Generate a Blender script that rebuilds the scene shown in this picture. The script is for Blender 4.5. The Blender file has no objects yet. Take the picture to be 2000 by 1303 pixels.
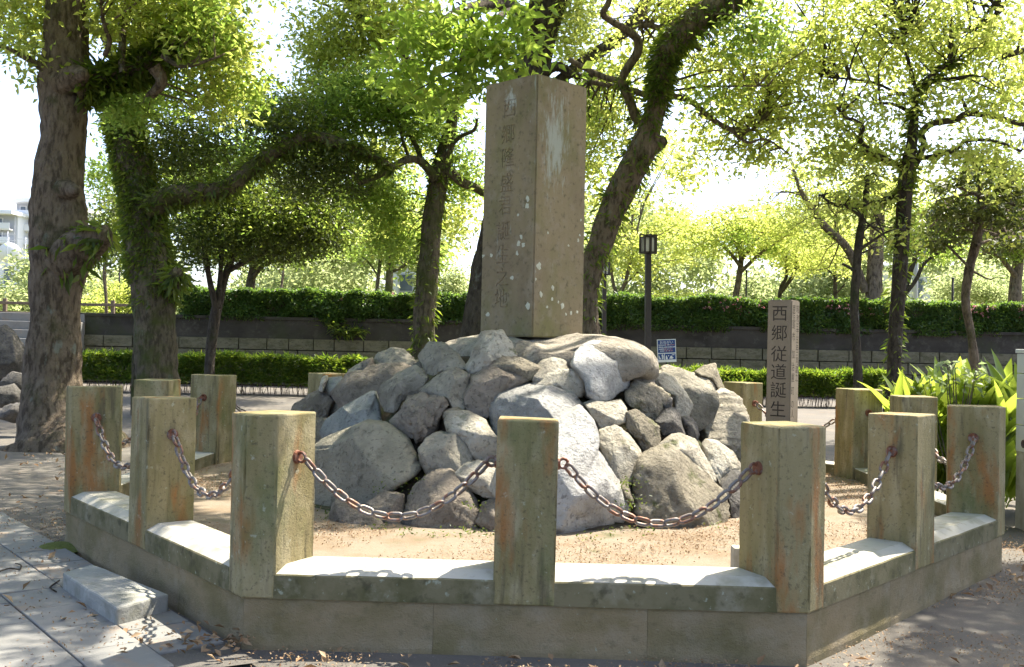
import bpy, bmesh, math, random
import numpy as np
from mathutils import Vector, Matrix, noise

random.seed(7); RNG = np.random.default_rng(11)
S = bpy.context.scene
COL = S.collection
R = math.radians

# ------------------------------------------------------------------ camera
F, PITCH, ROLL, EYE = 2023.0, 0.0081, 0.021, 1.557      # focal length in photo pixels, radians, radians, metres
cam = bpy.data.cameras.new('camera'); cam.sensor_width = 36; cam.lens = 36 * F / 2000
cam.clip_start = 0.05; cam.clip_end = 2000
co = bpy.data.objects.new('camera', cam); COL.objects.link(co); S.camera = co
fw = Vector((0, math.cos(PITCH), math.sin(PITCH))); up0 = Vector((0, -math.sin(PITCH), math.cos(PITCH))); r0 = Vector((1, 0, 0))
rt = r0 * math.cos(ROLL) + up0 * math.sin(ROLL); upv = up0 * math.cos(ROLL) - r0 * math.sin(ROLL)
co.matrix_world = Matrix((( rt.x, upv.x, -fw.x, 0), (rt.y, upv.y, -fw.y, 0), (rt.z, upv.z, -fw.z, EYE), (0, 0, 0, 1)))

# ------------------------------------------------------------------ sky, sun, exposure
SUN_AZ, SUN_EL = R(46), R(60)                            # azimuth to the right of straight ahead
SD = Vector((math.sin(SUN_AZ) * math.cos(SUN_EL), math.cos(SUN_AZ) * math.cos(SUN_EL), math.sin(SUN_EL)))
KX, KY = SD.x / SD.z, SD.y / SD.z
w = bpy.data.worlds.new('World'); S.world = w; w.use_nodes = True
nt = w.node_tree; nt.nodes.clear()
sky = nt.nodes.new('ShaderNodeTexSky'); sky.sky_type = 'NISHITA'; sky.sun_disc = False
sky.sun_elevation = SUN_EL; sky.sun_rotation = SUN_AZ; sky.air_density = 0.7; sky.dust_density = 3.0; sky.ozone_density = 1.0
bg = nt.nodes.new('ShaderNodeBackground'); bg.inputs[1].default_value = 0.15
wo = nt.nodes.new('ShaderNodeOutputWorld'); nt.links.new(sky.outputs[0], bg.inputs[0]); nt.links.new(bg.outputs[0], wo.inputs[0])
sl = bpy.data.lights.new('sun', 'SUN'); sl.energy = 4.4; sl.angle = R(0.53); sl.color = (1.0, 0.94, 0.82)
so = bpy.data.objects.new('sun', sl); COL.objects.link(so); so.rotation_euler = (-SD).to_track_quat('-Z', 'Y').to_euler()
S.view_settings.view_transform = 'Standard'; S.view_settings.look = 'None'; S.view_settings.gamma = 1.0
S.view_settings.use_curve_mapping = False; S.view_settings.exposure = 1.93
S.render.engine = 'CYCLES'; S.cycles.use_denoising = True
S.cycles.max_bounces = 10; S.cycles.diffuse_bounces = 6; S.cycles.transmission_bounces = 6; S.cycles.glossy_bounces = 3
S.cycles.sample_clamp_indirect = 6.0

# ------------------------------------------------------------------ helpers
def at(px, py, Y):
    """the point at distance Y ahead that the photo shows at pixel px, py (2000 x 1303)"""
    dx, dy = px - 1000.0, py - 651.5
    d = fw + rt * (dx / F) - upv * (dy / F)
    k = Y / d.y
    return Vector((d.x * k, Y, EYE + d.z * k))
def pix(p):
    v = Vector(p) - Vector((0, 0, EYE)); z = v.dot(fw)
    return 1000 + F * v.dot(rt) / z, 651.5 - F * v.dot(upv) / z
def tag(o, label=None, cat=None, group=None, kind=None):
    if label: o['label'] = label
    if cat: o['category'] = cat
    if group: o['group'] = group
    if kind: o['kind'] = kind
    return o
def empty(name, loc=(0, 0, 0), rz=0.0):
    o = bpy.data.objects.new(name, None); COL.objects.link(o); o.location = loc; o.rotation_euler = (0, 0, rz)
    o.empty_display_size = 0.2
    return o
def link(name, me, mat=None, parent=None, loc=None, smooth=False):
    o = bpy.data.objects.new(name, me); COL.objects.link(o)
    if mat is not None and not me.materials: me.materials.append(mat)
    if parent is not None: o.parent = parent
    if loc is not None: o.location = loc
    if smooth:
        me.polygons.foreach_set('use_smooth', np.ones(len(me.polygons), bool))
    return o
def mesh_np(name, V, Fc, k):
    """V (n,3), Fc (m,k) numpy -> mesh"""
    me = bpy.data.meshes.new(name); n, m = len(V), len(Fc)
    me.vertices.add(n); me.vertices.foreach_set('co', np.asarray(V, np.float32).ravel())
    me.loops.add(m * k); me.loops.foreach_set('vertex_index', np.asarray(Fc, np.int32).ravel())
    me.polygons.add(m); me.polygons.foreach_set('loop_start', np.arange(0, m * k, k, dtype=np.int32))
    me.update(calc_edges=True)
    return me
def from_bm(name, bm, mat=None, parent=None, loc=None, smooth=False):
    me = bpy.data.meshes.new(name); bm.normal_update(); bm.to_mesh(me); bm.free()
    return link(name, me, mat, parent, loc, smooth)
def box(bm, x0, x1, y0, y1, z0, z1, M=None, bev=0.0):
    vs = [bm.verts.new((x, y, z)) for x in (x0, x1) for y in (y0, y1) for z in (z0, z1)]
    fs = [(0, 1, 3, 2), (4, 6, 7, 5), (0, 4, 5, 1), (2, 3, 7, 6), (0, 2, 6, 4), (1, 5, 7, 3)]
    faces = [bm.faces.new([vs[i] for i in f]) for f in fs]
    if bev:
        ed = {e for f in faces for e in f.edges}
        rv = bmesh.ops.bevel(bm, geom=list(ed), offset=bev, segments=2, affect='EDGES', profile=0.5)
        vs = list({v for f in rv['faces'] for v in f.verts})
    if M is not None:
        for v in vs: v.co = M @ v.co
    return vs
def prism(bm, pts, z0, z1, bev=0.0, seg=2):
    """vertical prism over a counter-clockwise plan polygon"""
    lo = [bm.verts.new((p[0], p[1], z0)) for p in pts]; hi = [bm.verts.new((p[0], p[1], z1)) for p in pts]
    n = len(pts); fs = [bm.faces.new(lo[::-1]), bm.faces.new(hi)]
    for i in range(n): fs.append(bm.faces.new((lo[i], lo[(i + 1) % n], hi[(i + 1) % n], hi[i])))
    if bev: bmesh.ops.bevel(bm, geom=list({e for f in fs for e in f.edges}), offset=bev, segments=seg, affect='EDGES', profile=0.5)
def smooth_path(P, Rr, sub=4):
    """Catmull-Rom through points and radii"""
    out, rad = [], []
    n = len(P)
    for i in range(n - 1):
        p0, p1, p2, p3 = P[max(i - 1, 0)], P[i], P[i + 1], P[min(i + 2, n - 1)]
        for s in range(sub):
            t = s / sub
            out.append(0.5 * ((2 * p1) + (p2 - p0) * t + (2 * p0 - 5 * p1 + 4 * p2 - p3) * t * t + (3 * p1 - p0 - 3 * p2 + p3) * t ** 3))
            rad.append(Rr[i] * (1 - t) + Rr[i + 1] * t)
    out.append(P[-1].copy()); rad.append(Rr[-1])
    return out, rad
class TB:
    """collects tubes into one mesh"""
    def __init__(self): self.v, self.f = [], []
    def tube(self, P, Rr, seg=8, sub=4, rough=0.0, nscale=1.0, cap=True):
        P, Rr = smooth_path([Vector(p) for p in P], Rr, sub) if sub > 1 else ([Vector(p) for p in P], Rr)
        b = len(self.v); t0 = (P[1] - P[0]).normalized()
        x = t0.orthogonal().normalized(); n = len(P)
        for i in range(n):
            t = (P[min(i + 1, n - 1)] - P[max(i - 1, 0)])
            t = t.normalized() if t.length > 1e-9 else t0
            x = (x - t * x.dot(t)).normalized(); y = t.cross(x)
            for j in range(seg):
                a = 2 * math.pi * j / seg; d = x * math.cos(a) + y * math.sin(a)
                r = Rr[i]
                if rough:
                    q = (P[i] + d * r) * nscale
                    r *= 1 + rough * (noise.noise(Vector((q.x * 1.0, q.y * 1.0, q.z * 0.55)) + Vector((3.1, 7.7, 1.3))) + 0.5 * noise.noise(q * 2.6))
                self.v.append(tuple(P[i] + d * r))
        for i in range(n - 1):
            for j in range(seg):
                a0 = b + i * seg + j; a1 = b + i * seg + (j + 1) % seg
                self.f.append((a0, a1, a1 + seg, a0 + seg))
        if cap: self.f.append(tuple(b + (n - 1) * seg + j for j in range(seg)))
    def build(self, name, mat, parent=None, loc=None, smooth=True):
        me = bpy.data.meshes.new(name); me.from_pydata(self.v, [], self.f); me.update()
        return link(name, me, mat, parent, loc, smooth)

# ------------------------------------------------------------------ materials
def nodes(name):
    m = bpy.data.materials.new(name); m.use_nodes = True
    t = m.node_tree; t.nodes.clear()
    return m, t, t.nodes.new('ShaderNodeOutputMaterial')
def rgb(c): return (c[0], c[1], c[2], 1.0)
def layered(name, base, layers=(), rough=0.85, bump=(), spec=0.3, rnd=True, metallic=0.0, distort=0.0):
    """base colour, then layers (colour, scale, lo, hi, strength, (sx,sy,sz)) masked by noise; bump (scale, strength, dist, (s))"""
    m, t, out = nodes(name); N, L = t.nodes, t.links
    bs = N.new('ShaderNodeBsdfPrincipled'); L.new(bs.outputs[0], out.inputs[0])
    bs.inputs['Roughness'].default_value = rough; bs.inputs['Specular IOR Level'].default_value = spec; bs.inputs['Metallic'].default_value = metallic
    tc = N.new('ShaderNodeTexCoord'); vec = tc.outputs['Object']
    if rnd:
        oi = N.new('ShaderNodeObjectInfo'); mu = N.new('ShaderNodeMath'); mu.operation = 'MULTIPLY'; mu.inputs[1].default_value = 37.0
        L.new(oi.outputs['Random'], mu.inputs[0]); ad = N.new('ShaderNodeVectorMath'); ad.operation = 'ADD'
        L.new(vec, ad.inputs[0]); L.new(mu.outputs[0], ad.inputs[1]); vec = ad.outputs[0]
    def nz(scale, s3, detail=6, r=0.6, off=0.0):
        mp = N.new('ShaderNodeMapping'); mp.inputs['Scale'].default_value = s3; mp.inputs['Location'].default_value = (off, off * 1.7, off * .6)
        L.new(vec, mp.inputs[0]); n = N.new('ShaderNodeTexNoise'); n.inputs['Scale'].default_value = scale
        n.inputs['Detail'].default_value = detail; n.inputs['Roughness'].default_value = r; n.inputs['Distortion'].default_value = distort
        L.new(mp.outputs[0], n.inputs['Vector']); return n.outputs['Fac']
    col = None
    for i, (c, sc, lo, hi, st, s3) in enumerate(layers):
        mr = N.new('ShaderNodeMapRange'); mr.inputs[1].default_value = lo; mr.inputs[2].default_value = hi; mr.inputs[4].default_value = st
        L.new(nz(sc, s3, off=3.3 * i + 1), mr.inputs[0])
        mx = N.new('ShaderNodeMix'); mx.data_type = 'RGBA'
        L.new(mr.outputs[0], mx.inputs[0])
        if col is None: mx.inputs[6].default_value = rgb(base)
        else: L.new(col, mx.inputs[6])
        mx.inputs[7].default_value = rgb(c); col = mx.outputs[2]
    if col is None: bs.inputs['Base Color'].default_value = rgb(base)
    else: L.new(col, bs.inputs['Base Color'])
    prev = None
    for i, (sc, st, dist, s3) in enumerate(bump):
        bp = N.new('ShaderNodeBump'); bp.inputs['Strength'].default_value = st; bp.inputs['Distance'].default_value = dist
        L.new(nz(sc, s3, detail=8, r=0.65, off=11 + 5 * i), bp.inputs['Height'])
        if prev: L.new(prev, bp.inputs['Normal'])
        prev = bp.outputs[0]
    if prev: L.new(prev, bs.inputs['Normal'])
    return m
def leafmat(name, c1, c2, t1, t2, gloss=0.35, trans=0.55, spec=0.4):
    """diffuse + translucent leaf with a different tint on every leaf"""
    m, t, out = nodes(name); N, L = t.nodes, t.links
    g = N.new('ShaderNodeNewGeometry')
    def mixc(a, b):
        mx = N.new('ShaderNodeMix'); mx.data_type = 'RGBA'; mx.inputs[6].default_value = rgb(a); mx.inputs[7].default_value = rgb(b)
        L.new(g.outputs['Random Per Island'], mx.inputs[0]); return mx.outputs[2]
    bs = N.new('ShaderNodeBsdfPrincipled'); bs.inputs['Roughness'].default_value = gloss; bs.inputs['Specular IOR Level'].default_value = spec
    L.new(mixc(c1, c2), bs.inputs['Base Color'])
    tr = N.new('ShaderNodeBsdfTranslucent'); L.new(mixc(t1, t2), tr.inputs[0])
    ms = N.new('ShaderNodeMixShader'); ms.inputs[0].default_value = trans
    L.new(bs.outputs[0], ms.inputs[1]); L.new(tr.outputs[0], ms.inputs[2]); L.new(ms.outputs[0], out.inputs[0])
    return m
U = (1, 1, 1)
M = {}
M['post'] = layered('weathered_stone', (.250, .203, .098), [
    ((.155, .130, .048), 3.2, .44, .62, .85, (1.6, 1.6, .22)), ((.335, .285, .165), 6, .5, .66, .7, (1.3, 1.3, .6)),
    ((.075, .062, .035), 10, .55, .68, .75, (1.4, 1.4, .16)), ((.27, .115, .032), 3.0, .54, .66, .85, (1.8, 1.8, .45)),
    ((.105, .120, .040), 2.2, .54, .68, .7, (1, 1, .7)), ((.40, .41, .30), 22, .64, .71, .5, U), ((.06, .05, .03), 55, .56, .68, .6, U)],
    rough=.92, bump=[(100, .6, .006, U), (16, .4, .012, U)])
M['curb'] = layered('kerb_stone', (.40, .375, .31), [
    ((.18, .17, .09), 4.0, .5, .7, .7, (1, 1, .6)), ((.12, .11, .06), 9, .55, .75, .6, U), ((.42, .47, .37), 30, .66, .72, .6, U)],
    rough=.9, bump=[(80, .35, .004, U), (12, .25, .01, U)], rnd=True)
M['curb_side'] = layered('algae_and_shade_stone', (.165, .140, .075), [((.085, .078, .030), 4, .44, .62, .85, U), ((.26, .23, .155), 6, .54, .70, .7, U), ((.05, .045, .022), 12, .55, .68, .7, U), ((.36, .38, .28), 26, .63, .70, .6, U)], rough=.95, bump=[(90, .5, .005, U)])  # algae colour, with the shade of the kerb flanks put into it
M['plinth'] = layered('rough_cast_concrete', (.255, .195, .108), [
    ((.150, .122, .050), 2.2, .45, .65, .8, (1, 1, 1.5)), ((.31, .26, .18), 5, .5, .75, .6, U), ((.12, .10, .052), 14, .56, .74, .6, U),
    ((.33, .36, .27), 34, .68, .73, .6, U)], rough=.95, bump=[(110, .9, .010, U), (30, .6, .014, U)])
M['rust'] = layered('rusty_iron', (.150, .060, .035), [((.26, .10, .05), 30, .4, .7, .8, U), ((.22, .19, .17), 18, .5, .62, .85, U)],
    rough=.62, metallic=.35, bump=[(200, .4, .002, U)])
M['chain'] = layered('weathered_chain_iron', (.21, .185, .165), [((.20, .085, .045), 14, .50, .60, .9, U), ((.09, .055, .045), 40, .52, .7, .7, U)],
    rough=.5, metallic=.45, bump=[(160, .4, .002, U)])
M['gravel'] = layered('sandy_ground', (.205, .165, .118), [((.175, .122, .074), 3.0, .46, .62, .8, U), ((.165, .13, .09), 7, .52, .72, .7, U), ((.12, .09, .055), 90, .55, .7, .7, U),
    ((.07, .085, .03), 2.2, .60, .72, .7, U)], rough=.97, bump=[(150, .7, .008, U), (9, .4, .02, U)], rnd=False)
M['soil'] = layered('mound_soil', (.070, .052, .032), [((.05, .075, .02), 5, .48, .6, .8, U), ((.12, .09, .05), 16, .5, .7, .7, U)], rough=1.0,
    bump=[(60, .9, .02, U), (9, .8, .05, U)], rnd=False)
M['ground'] = layered('worn_asphalt', (.112, .101, .085), [((.085, .075, .062), .9, .42, .65, .7, U), ((.175, .145, .108), 1.7, .52, .72, .7, U), ((.16, .095, .05), 2.7, .62, .72, .55, U),
    ((.24, .22, .19), 60, .6, .72, .6, U), ((.05, .045, .04), 90, .6, .72, .6, U)], rough=.96, bump=[(130, .7, .006, U), (22, .3, .01, U)], rnd=False)
M['slab'] = layered('paving_stone', (.185, .180, .165), [((.14, .134, .118), 3, .45, .7, .7, U), ((.30, .19, .10), 3.5, .56, .70, .7, U), ((.25, .24, .21), 18, .55, .75, .6, U)],
    rough=.9, bump=[(90, .4, .004, U)])
M['step'] = layered('step_stone', (.27, .265, .235), [((.15, .145, .10), 5, .48, .7, .8, U), ((.37, .36, .32), 14, .52, .72, .7, U), ((.15, .10, .06), 30, .62, .72, .7, U)],
    rough=.92, bump=[(60, .6, .008, U)])
def rockmat(name, base, d1, l1, spec=.25, rough=.88, moss=0.0, bumpk=1.0, stripe=None):
    ly = [(d1, 3.2, .44, .62, .85, U), (l1, 7, .5, .66, .8, U), (tuple(x * .5 for x in d1), 11, .56, .68, .6, U), (tuple(x * .4 for x in base), 30, .57, .66, .8, U), ((.40, .40, .33), 34, .66, .72, .6, U)]
    if moss: ly.append(((.075, .085, .02), 5.5, .66 - .16 * moss, .74 - .12 * moss, .85, U))
    bp = [(9, .8 * bumpk, .06, U), (34, 1.0 * min(1, bumpk + .3), .03, U), (120, .8, .008, U)]
    if stripe: bp = [(4.0, 1.0, .08, (.6, .6, 6))] + bp
    return layered(name, base, ly, rough=rough, spec=spec, bump=bp, distort=.3)
M['r_grey'] = rockmat('grey_andesite', (.305, .275, .212), (.195, .172, .130), (.385, .345, .27))
M['r_brown'] = rockmat('brown_andesite', (.255, .215, .165), (.165, .136, .103), (.325, .275, .215), bumpk=1.3)
M['r_blue'] = rockmat('bluish_andesite', (.245, .250, .225), (.165, .168, .15), (.31, .305, .27), bumpk=.6)
M['r_flat'] = rockmat('smooth_andesite', (.265, .240, .175), (.20, .18, .132), (.31, .28, .21), bumpk=.6)
M['r_pale'] = rockmat('pale_andesite', (.430, .390, .305), (.30, .26, .195), (.52, .48, .39), moss=.3)
M['r_moss'] = rockmat('mossy_andesite', (.265, .230, .165), (.165, .14, .098), (.35, .31, .235), moss=.6, bumpk=1.4)
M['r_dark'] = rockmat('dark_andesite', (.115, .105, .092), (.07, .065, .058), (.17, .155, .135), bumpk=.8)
M['r_shiny'] = rockmat('quartz_andesite', (.40, .385, .345), (.27, .255, .225), (.52, .50, .455), spec=.65, rough=.42, bumpk=1.1)
M['r_gloss'] = rockmat('glossy_grey_andesite', (.285, .275, .245), (.17, .165, .148), (.40, .385, .345), spec=.7, rough=.4, bumpk=1.2)
M['r_strip'] = rockmat('layered_andesite', (.42, .375, .29), (.31, .27, .20), (.49, .445, .36), stripe=True)
M['r_cap'] = rockmat('cap_andesite', (.345, .305, .235), (.24, .205, .155), (.42, .375, .30), bumpk=1.2)
M['mon'] = layered('monument_stone', (.228, .178, .098), [((.165, .125, .075), 2.0, .42, .66, .85, (1, 1, .5)), ((.150, .138, .052), 2.6, .48, .66, .85, (1, 1, .5)), ((.26, .215, .15), 9, .5, .7, .6, U),
    ((.30, .33, .27), 4.2, .64, .72, .75, (2.2, 2.2, .45)), ((.095, .08, .045), 26, .55, .68, .75, U)], rough=.85, spec=.25, bump=[(110, .35, .004, U), (16, .2, .01, U)], rnd=False)
def streak(m, c, r, col, scale):
    # a pale lichen streak of its own shape on one face
    t = m.node_tree; N, L = t.nodes, t.links; bs = [n for n in N if n.type == 'BSDF_PRINCIPLED'][0]; old = bs.inputs['Base Color'].links[0].from_socket
    tc = N.new('ShaderNodeTexCoord'); mp = N.new('ShaderNodeMapping'); mp.vector_type = 'TEXTURE'; mp.inputs['Location'].default_value = c; mp.inputs['Scale'].default_value = r
    L.new(tc.outputs['Object'], mp.inputs[0]); g = N.new('ShaderNodeTexGradient'); g.gradient_type = 'SPHERICAL'; L.new(mp.outputs[0], g.inputs[0])
    mp2 = N.new('ShaderNodeMapping'); mp2.inputs['Scale'].default_value = scale; L.new(tc.outputs['Object'], mp2.inputs[0])
    nz = N.new('ShaderNodeTexNoise'); nz.inputs['Scale'].default_value = 9; nz.inputs['Detail'].default_value = 8; nz.inputs['Roughness'].default_value = .72; L.new(mp2.outputs[0], nz.inputs['Vector'])
    ad = N.new('ShaderNodeMath'); ad.operation = 'MULTIPLY_ADD'; ad.inputs[1].default_value = .36; L.new(g.outputs['Fac'], ad.inputs[0]); L.new(nz.outputs['Fac'], ad.inputs[2])
    mr = N.new('ShaderNodeMapRange'); mr.inputs[1].default_value = .63; mr.inputs[2].default_value = .80; mr.inputs[4].default_value = .75; L.new(ad.outputs[0], mr.inputs[0])
    mx = N.new('ShaderNodeMix'); mx.data_type = 'RGBA'; L.new(mr.outputs[0], mx.inputs[0]); L.new(old, mx.inputs[6]); mx.inputs[7].default_value = rgb(col); L.new(mx.outputs[2], bs.inputs['Base Color'])
streak(M['mon'], (.16, -.28, 1.62), (.20, .34, .62), (.34, .36, .30), (3.5, 3.5, .7))
streak(M['mon'], (-.22, -.22, 1.98), (.09, .14, .16), (.40, .42, .36), (3, 3, 1))
M['lichen'] = layered('pale_lichen', (.46, .45, .34), [((.36, .36, .27), 60, .45, .7, .7, U)], rough=.95)
M['mark'] = layered('marker_stone', (.225, .18, .128), [((.165, .132, .09), 4, .45, .7, .7, (1, 1, .5)), ((.16, .14, .10), 60, .55, .7, .6, U), ((.33, .28, .22), 70, .6, .7, .5, U)],
    rough=.9, bump=[(120, .4, .003, U)])
M['ink'] = layered('faded_ink', (.045, .036, .028), [((.10, .08, .06), 30, .5, .7, .6, U)], rough=.9)
def barkmat(name, base, dark, light, moss, mossk):
    return layered(name, base, [(dark, 6.0, .45, .60, .9, (2.6, 2.6, .8)), (light, 9, .52, .70, .55, (1, 1, .7)), ((.25, .27, .22), 5, .62, .70, .7, (1, 1, .6)),
        (moss, 2.2, .62 - .2 * mossk, .78 - .2 * mossk, .85, U)], rough=.95, bump=[(7, 1.0, .10, (2.8, 2.8, .8)), (26, 1.0, .04, (1.6, 1.6, .8))], spec=.15)
M['bark'] = barkmat('camphor_bark', (.215, .165, .115), (.078, .058, .040), (.31, .25, .185), (.055, .062, .02), .35)
M['bark_moss'] = barkmat('mossy_bark', (.165, .135, .090), (.070, .056, .040), (.25, .21, .15), (.085, .100, .026), .8)
M['bark_dark'] = barkmat('dark_bark', (.095, .077, .058), (.045, .036, .028), (.155, .13, .10), (.04, .05, .015), .3)
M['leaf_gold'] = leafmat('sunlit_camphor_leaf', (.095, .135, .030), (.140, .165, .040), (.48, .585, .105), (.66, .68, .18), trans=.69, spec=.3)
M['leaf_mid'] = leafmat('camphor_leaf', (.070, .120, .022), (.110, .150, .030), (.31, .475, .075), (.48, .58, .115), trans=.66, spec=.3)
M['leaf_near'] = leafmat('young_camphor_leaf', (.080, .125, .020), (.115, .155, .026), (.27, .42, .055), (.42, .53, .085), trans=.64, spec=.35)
M['leaf_dark'] = leafmat('camellia_leaf', (.040, .062, .013), (.070, .090, .018), (.11, .17, .018), (.24, .29, .035), gloss=.3, trans=.45, spec=.5)
M['leaf_pine'] = leafmat('pine_needle', (.045, .066, .014), (.090, .105, .026), (.10, .14, .02), (.20, .22, .035), gloss=.5, trans=.4)
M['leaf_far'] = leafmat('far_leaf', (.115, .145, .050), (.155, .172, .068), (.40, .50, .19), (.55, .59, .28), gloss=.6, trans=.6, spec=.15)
M['leaf_brown'] = leafmat('dead_leaf', (.16, .065, .028), (.24, .12, .05), (.24, .09, .03), (.30, .16, .05), gloss=.6)
M['leaf_hedge'] = leafmat('azalea_leaf', (.032, .075, .017), (.065, .110, .026), (.11, .23, .025), (.24, .34, .045), gloss=.4, trans=.5)
M['leaf_bamboo'] = leafmat('bamboo_grass_leaf', (.045, .095, .013), (.110, .155, .022), (.14, .26, .018), (.34, .42, .04), gloss=.4, trans=.5)
M['leaf_broad'] = leafmat('broad_leaf', (.070, .120, .018), (.120, .155, .026), (.30, .43, .045), (.54, .58, .08), gloss=.32, trans=.58)
M['fern'] = leafmat('fern_blade', (.050, .085, .014), (.100, .125, .022), (.14, .23, .02), (.32, .38, .04), gloss=.5, trans=.5)
M['weed'] = leafmat('small_weed_leaf', (.045, .08, .014), (.08, .11, .02), (.10, .17, .018), (.20, .24, .03))
M['white_leaf'] = leafmat('pale_shrub_leaf', (.12, .17, .06), (.30, .34, .20), (.25, .36, .12), (.40, .46, .22), gloss=.35, trans=.45)
M['pink'] = leafmat('azalea_petal', (.40, .15, .16), (.50, .26, .25), (.45, .14, .16), (.5, .24, .24), gloss=.6, trans=.4)
M['litter'] = leafmat('leaf_litter', (.20, .11, .05), (.36, .25, .14), (.2, .1, .04), (.3, .2, .1), gloss=.7, trans=.15)
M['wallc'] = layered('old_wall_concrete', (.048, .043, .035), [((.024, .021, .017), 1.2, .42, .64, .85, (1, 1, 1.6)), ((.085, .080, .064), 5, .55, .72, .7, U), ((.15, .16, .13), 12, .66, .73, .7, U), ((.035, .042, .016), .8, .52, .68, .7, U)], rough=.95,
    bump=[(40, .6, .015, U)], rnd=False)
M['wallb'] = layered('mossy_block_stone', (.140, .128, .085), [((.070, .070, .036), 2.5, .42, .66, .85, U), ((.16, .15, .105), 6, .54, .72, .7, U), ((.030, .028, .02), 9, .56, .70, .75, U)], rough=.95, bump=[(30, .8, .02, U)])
M['mortar'] = layered('dark_joint', (.035, .032, .024), [((.05, .06, .02), 3, .5, .7, .7, U)], rough=1.0, rnd=False)
M['pole'] = layered('dark_painted_steel', (.028, .022, .018), [((.05, .035, .028), 20, .5, .7, .6, U)], rough=.5, spec=.4)
M['white'] = layered('white_paint', (.74, .74, .70), [((.60, .60, .55), 6, .5, .7, .5, U)], rough=.6)
M['blue'] = layered('blue_print', (.020, .060, .210), [((.035, .08, .24), 10, .45, .7, .6, U)], rough=.45)
M['redp'] = layered('faded_red_print', (.42, .15, .13), [], rough=.5)
M['bwhite'] = layered('pale_render', (.70, .70, .70), [((.58, .58, .59), .3, .45, .7, .6, U)], rough=.8)
M['bgrey'] = layered('grey_render', (.42, .43, .46), [((.36, .37, .40), .4, .45, .7, .6, U)], rough=.8)
M['glass'] = layered('window_glass', (.09, .11, .14), [((.16, .18, .21), .6, .45, .7, .7, U)], rough=.15, spec=.6)
M['wood'] = layered('weathered_wood', (.145, .105, .080), [((.09, .065, .05), 6, .45, .7, .8, (1, 4, 1)), ((.20, .155, .12), 12, .52, .7, .6, U)], rough=.85, bump=[(30, .5, .01, (1, 6, 1))])
M['block_white'] = layered('pale_block', (.50, .50, .47), [((.38, .38, .35), 5, .5, .7, .7, U)], rough=.9, bump=[(80, .4, .004, U)])
M['moss'] = layered('ground_moss', (.14, .16, .03), [((.09, .11, .02), 20, .45, .7, .8, U)], rough=1.0, bump=[(120, 1.0, .02, U)])
m_, t_, o_ = nodes('lantern_glass')
b_ = t_.nodes.new('ShaderNodeBsdfPrincipled'); b_.inputs['Base Color'].default_value = (.62, .64, .60, 1); b_.inputs['Roughness'].default_value = .45
tr_ = t_.nodes.new('ShaderNodeBsdfTranslucent'); tr_.inputs[0].default_value = (.75, .77, .70, 1); ms_ = t_.nodes.new('ShaderNodeMixShader'); ms_.inputs[0].default_value = .6
t_.links.new(b_.outputs[0], ms_.inputs[1]); t_.links.new(tr_.outputs[0], ms_.inputs[2]); t_.links.new(ms_.outputs[0], o_.inputs[0]); M['lantern'] = m_

# ------------------------------------------------------------------ the octagon's plan
OA, OB, OC, OE, OCX, OCY, OROT = 1.405, 3.40, 2.358, 2.84, 0.186, 8.913, -0.0268
ZT, ZB, ZCURB, ZIN = 1.168, 0.2525, 0.41, 0.30
_cr, _sr = math.cos(OROT), math.sin(OROT)
def ow(x, y): return Vector((OCX + _cr * x - _sr * y, OCY + _sr * x + _cr * y))
_e = OE / 2
# clockwise seen from above, starting front left: front left, left, back left ... ; sides go from corner k to k+1
OV = [ow(*p) for p in [(-OA, -_e - OC), (-OB, -_e), (-OB, _e), (-OA, _e + OC), (OA, _e + OC), (OB, _e), (OB, -_e), (OA, -_e - OC)]]
OCEN = Vector((OCX, OCY))
def side(k):
    a, b = OV[k], OV[(k + 1) % 8]; d = (b - a).normalized(); n = Vector((d.y, -d.x))
    if n.dot(OCEN - a) < 0: n = -n
    return a, b, d, n
def inset(d0):
    out = []
    for k in range(8):
        a, b, d1, n1 = side((k - 1) % 8); a2, b2, d2, n2 = side(k)
        p, q = a + n1 * d0, a2 + n2 * d0
        t = ((q - p).x * d2.y - (q - p).y * d2.x) / (d1.x * d2.y - d1.y * d2.x)
        out.append(p + d1 * t)
    return out

# ------------------------------------------------------------------ ground, terrace
def grid_sheet(name, xs, ys, zf, mat, kind='structure'):
    V = [(x, y, zf(x, y)) for y in ys for x in xs]; nx = len(xs)
    Fc = [(j * nx + i, j * nx + i + 1, (j + 1) * nx + i + 1, (j + 1) * nx + i) for j in range(len(ys) - 1) for i in range(nx - 1)]
    me = bpy.data.meshes.new(name); me.from_pydata(V, [], Fc); o = link(name, me, mat, smooth=True); tag(o, kind=kind); return o
gx = [-900, -300, -100, -40, -25] + [x * 0.5 for x in range(-36, 37)] + [25, 40, 100, 300, 900]
gy = [-30, -10, -4] + [y * 0.5 for y in range(0, 68)] + [34, 36.5, 40, 60, 120, 300, 1500]
def ground_z(x, y):
    if y > 34.2: return -0.05
    return 0.03 * noise.noise(Vector((x * .35, y * .35, 0))) - 0.012 if abs(x) < 18 and y < 33 else -0.012
tag(grid_sheet('ground', gx, gy, ground_z, M['ground']), 'worn grey asphalt and packed earth scattered with leaf litter', kind='structure')
# the river terrace behind the retaining wall: a raised sheet with a front edge against the wall
WY = 33.0                                                # distance of the wall's face
def wall_x(x): return WY + 0.012 * x
M['grass'] = layered('dry_grass_ground', (.12, .13, .045), [((.16, .13, .07), .5, .45, .65, .8, U), ((.08, .10, .03), 2, .5, .7, .7, U)], rough=1, rnd=False)
o = grid_sheet('river_terrace', [-900, -200, -60, -30, -15, 0, 15, 30, 60, 200, 900], [33.45, 36, 45, 60, 90, 160, 400, 1500],
               lambda x, y: 2.14 if y < 34 or x > -14 else 2.14, M['grass'])
tag(o, 'raised grassy river terrace behind the retaining wall', kind='structure')

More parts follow.
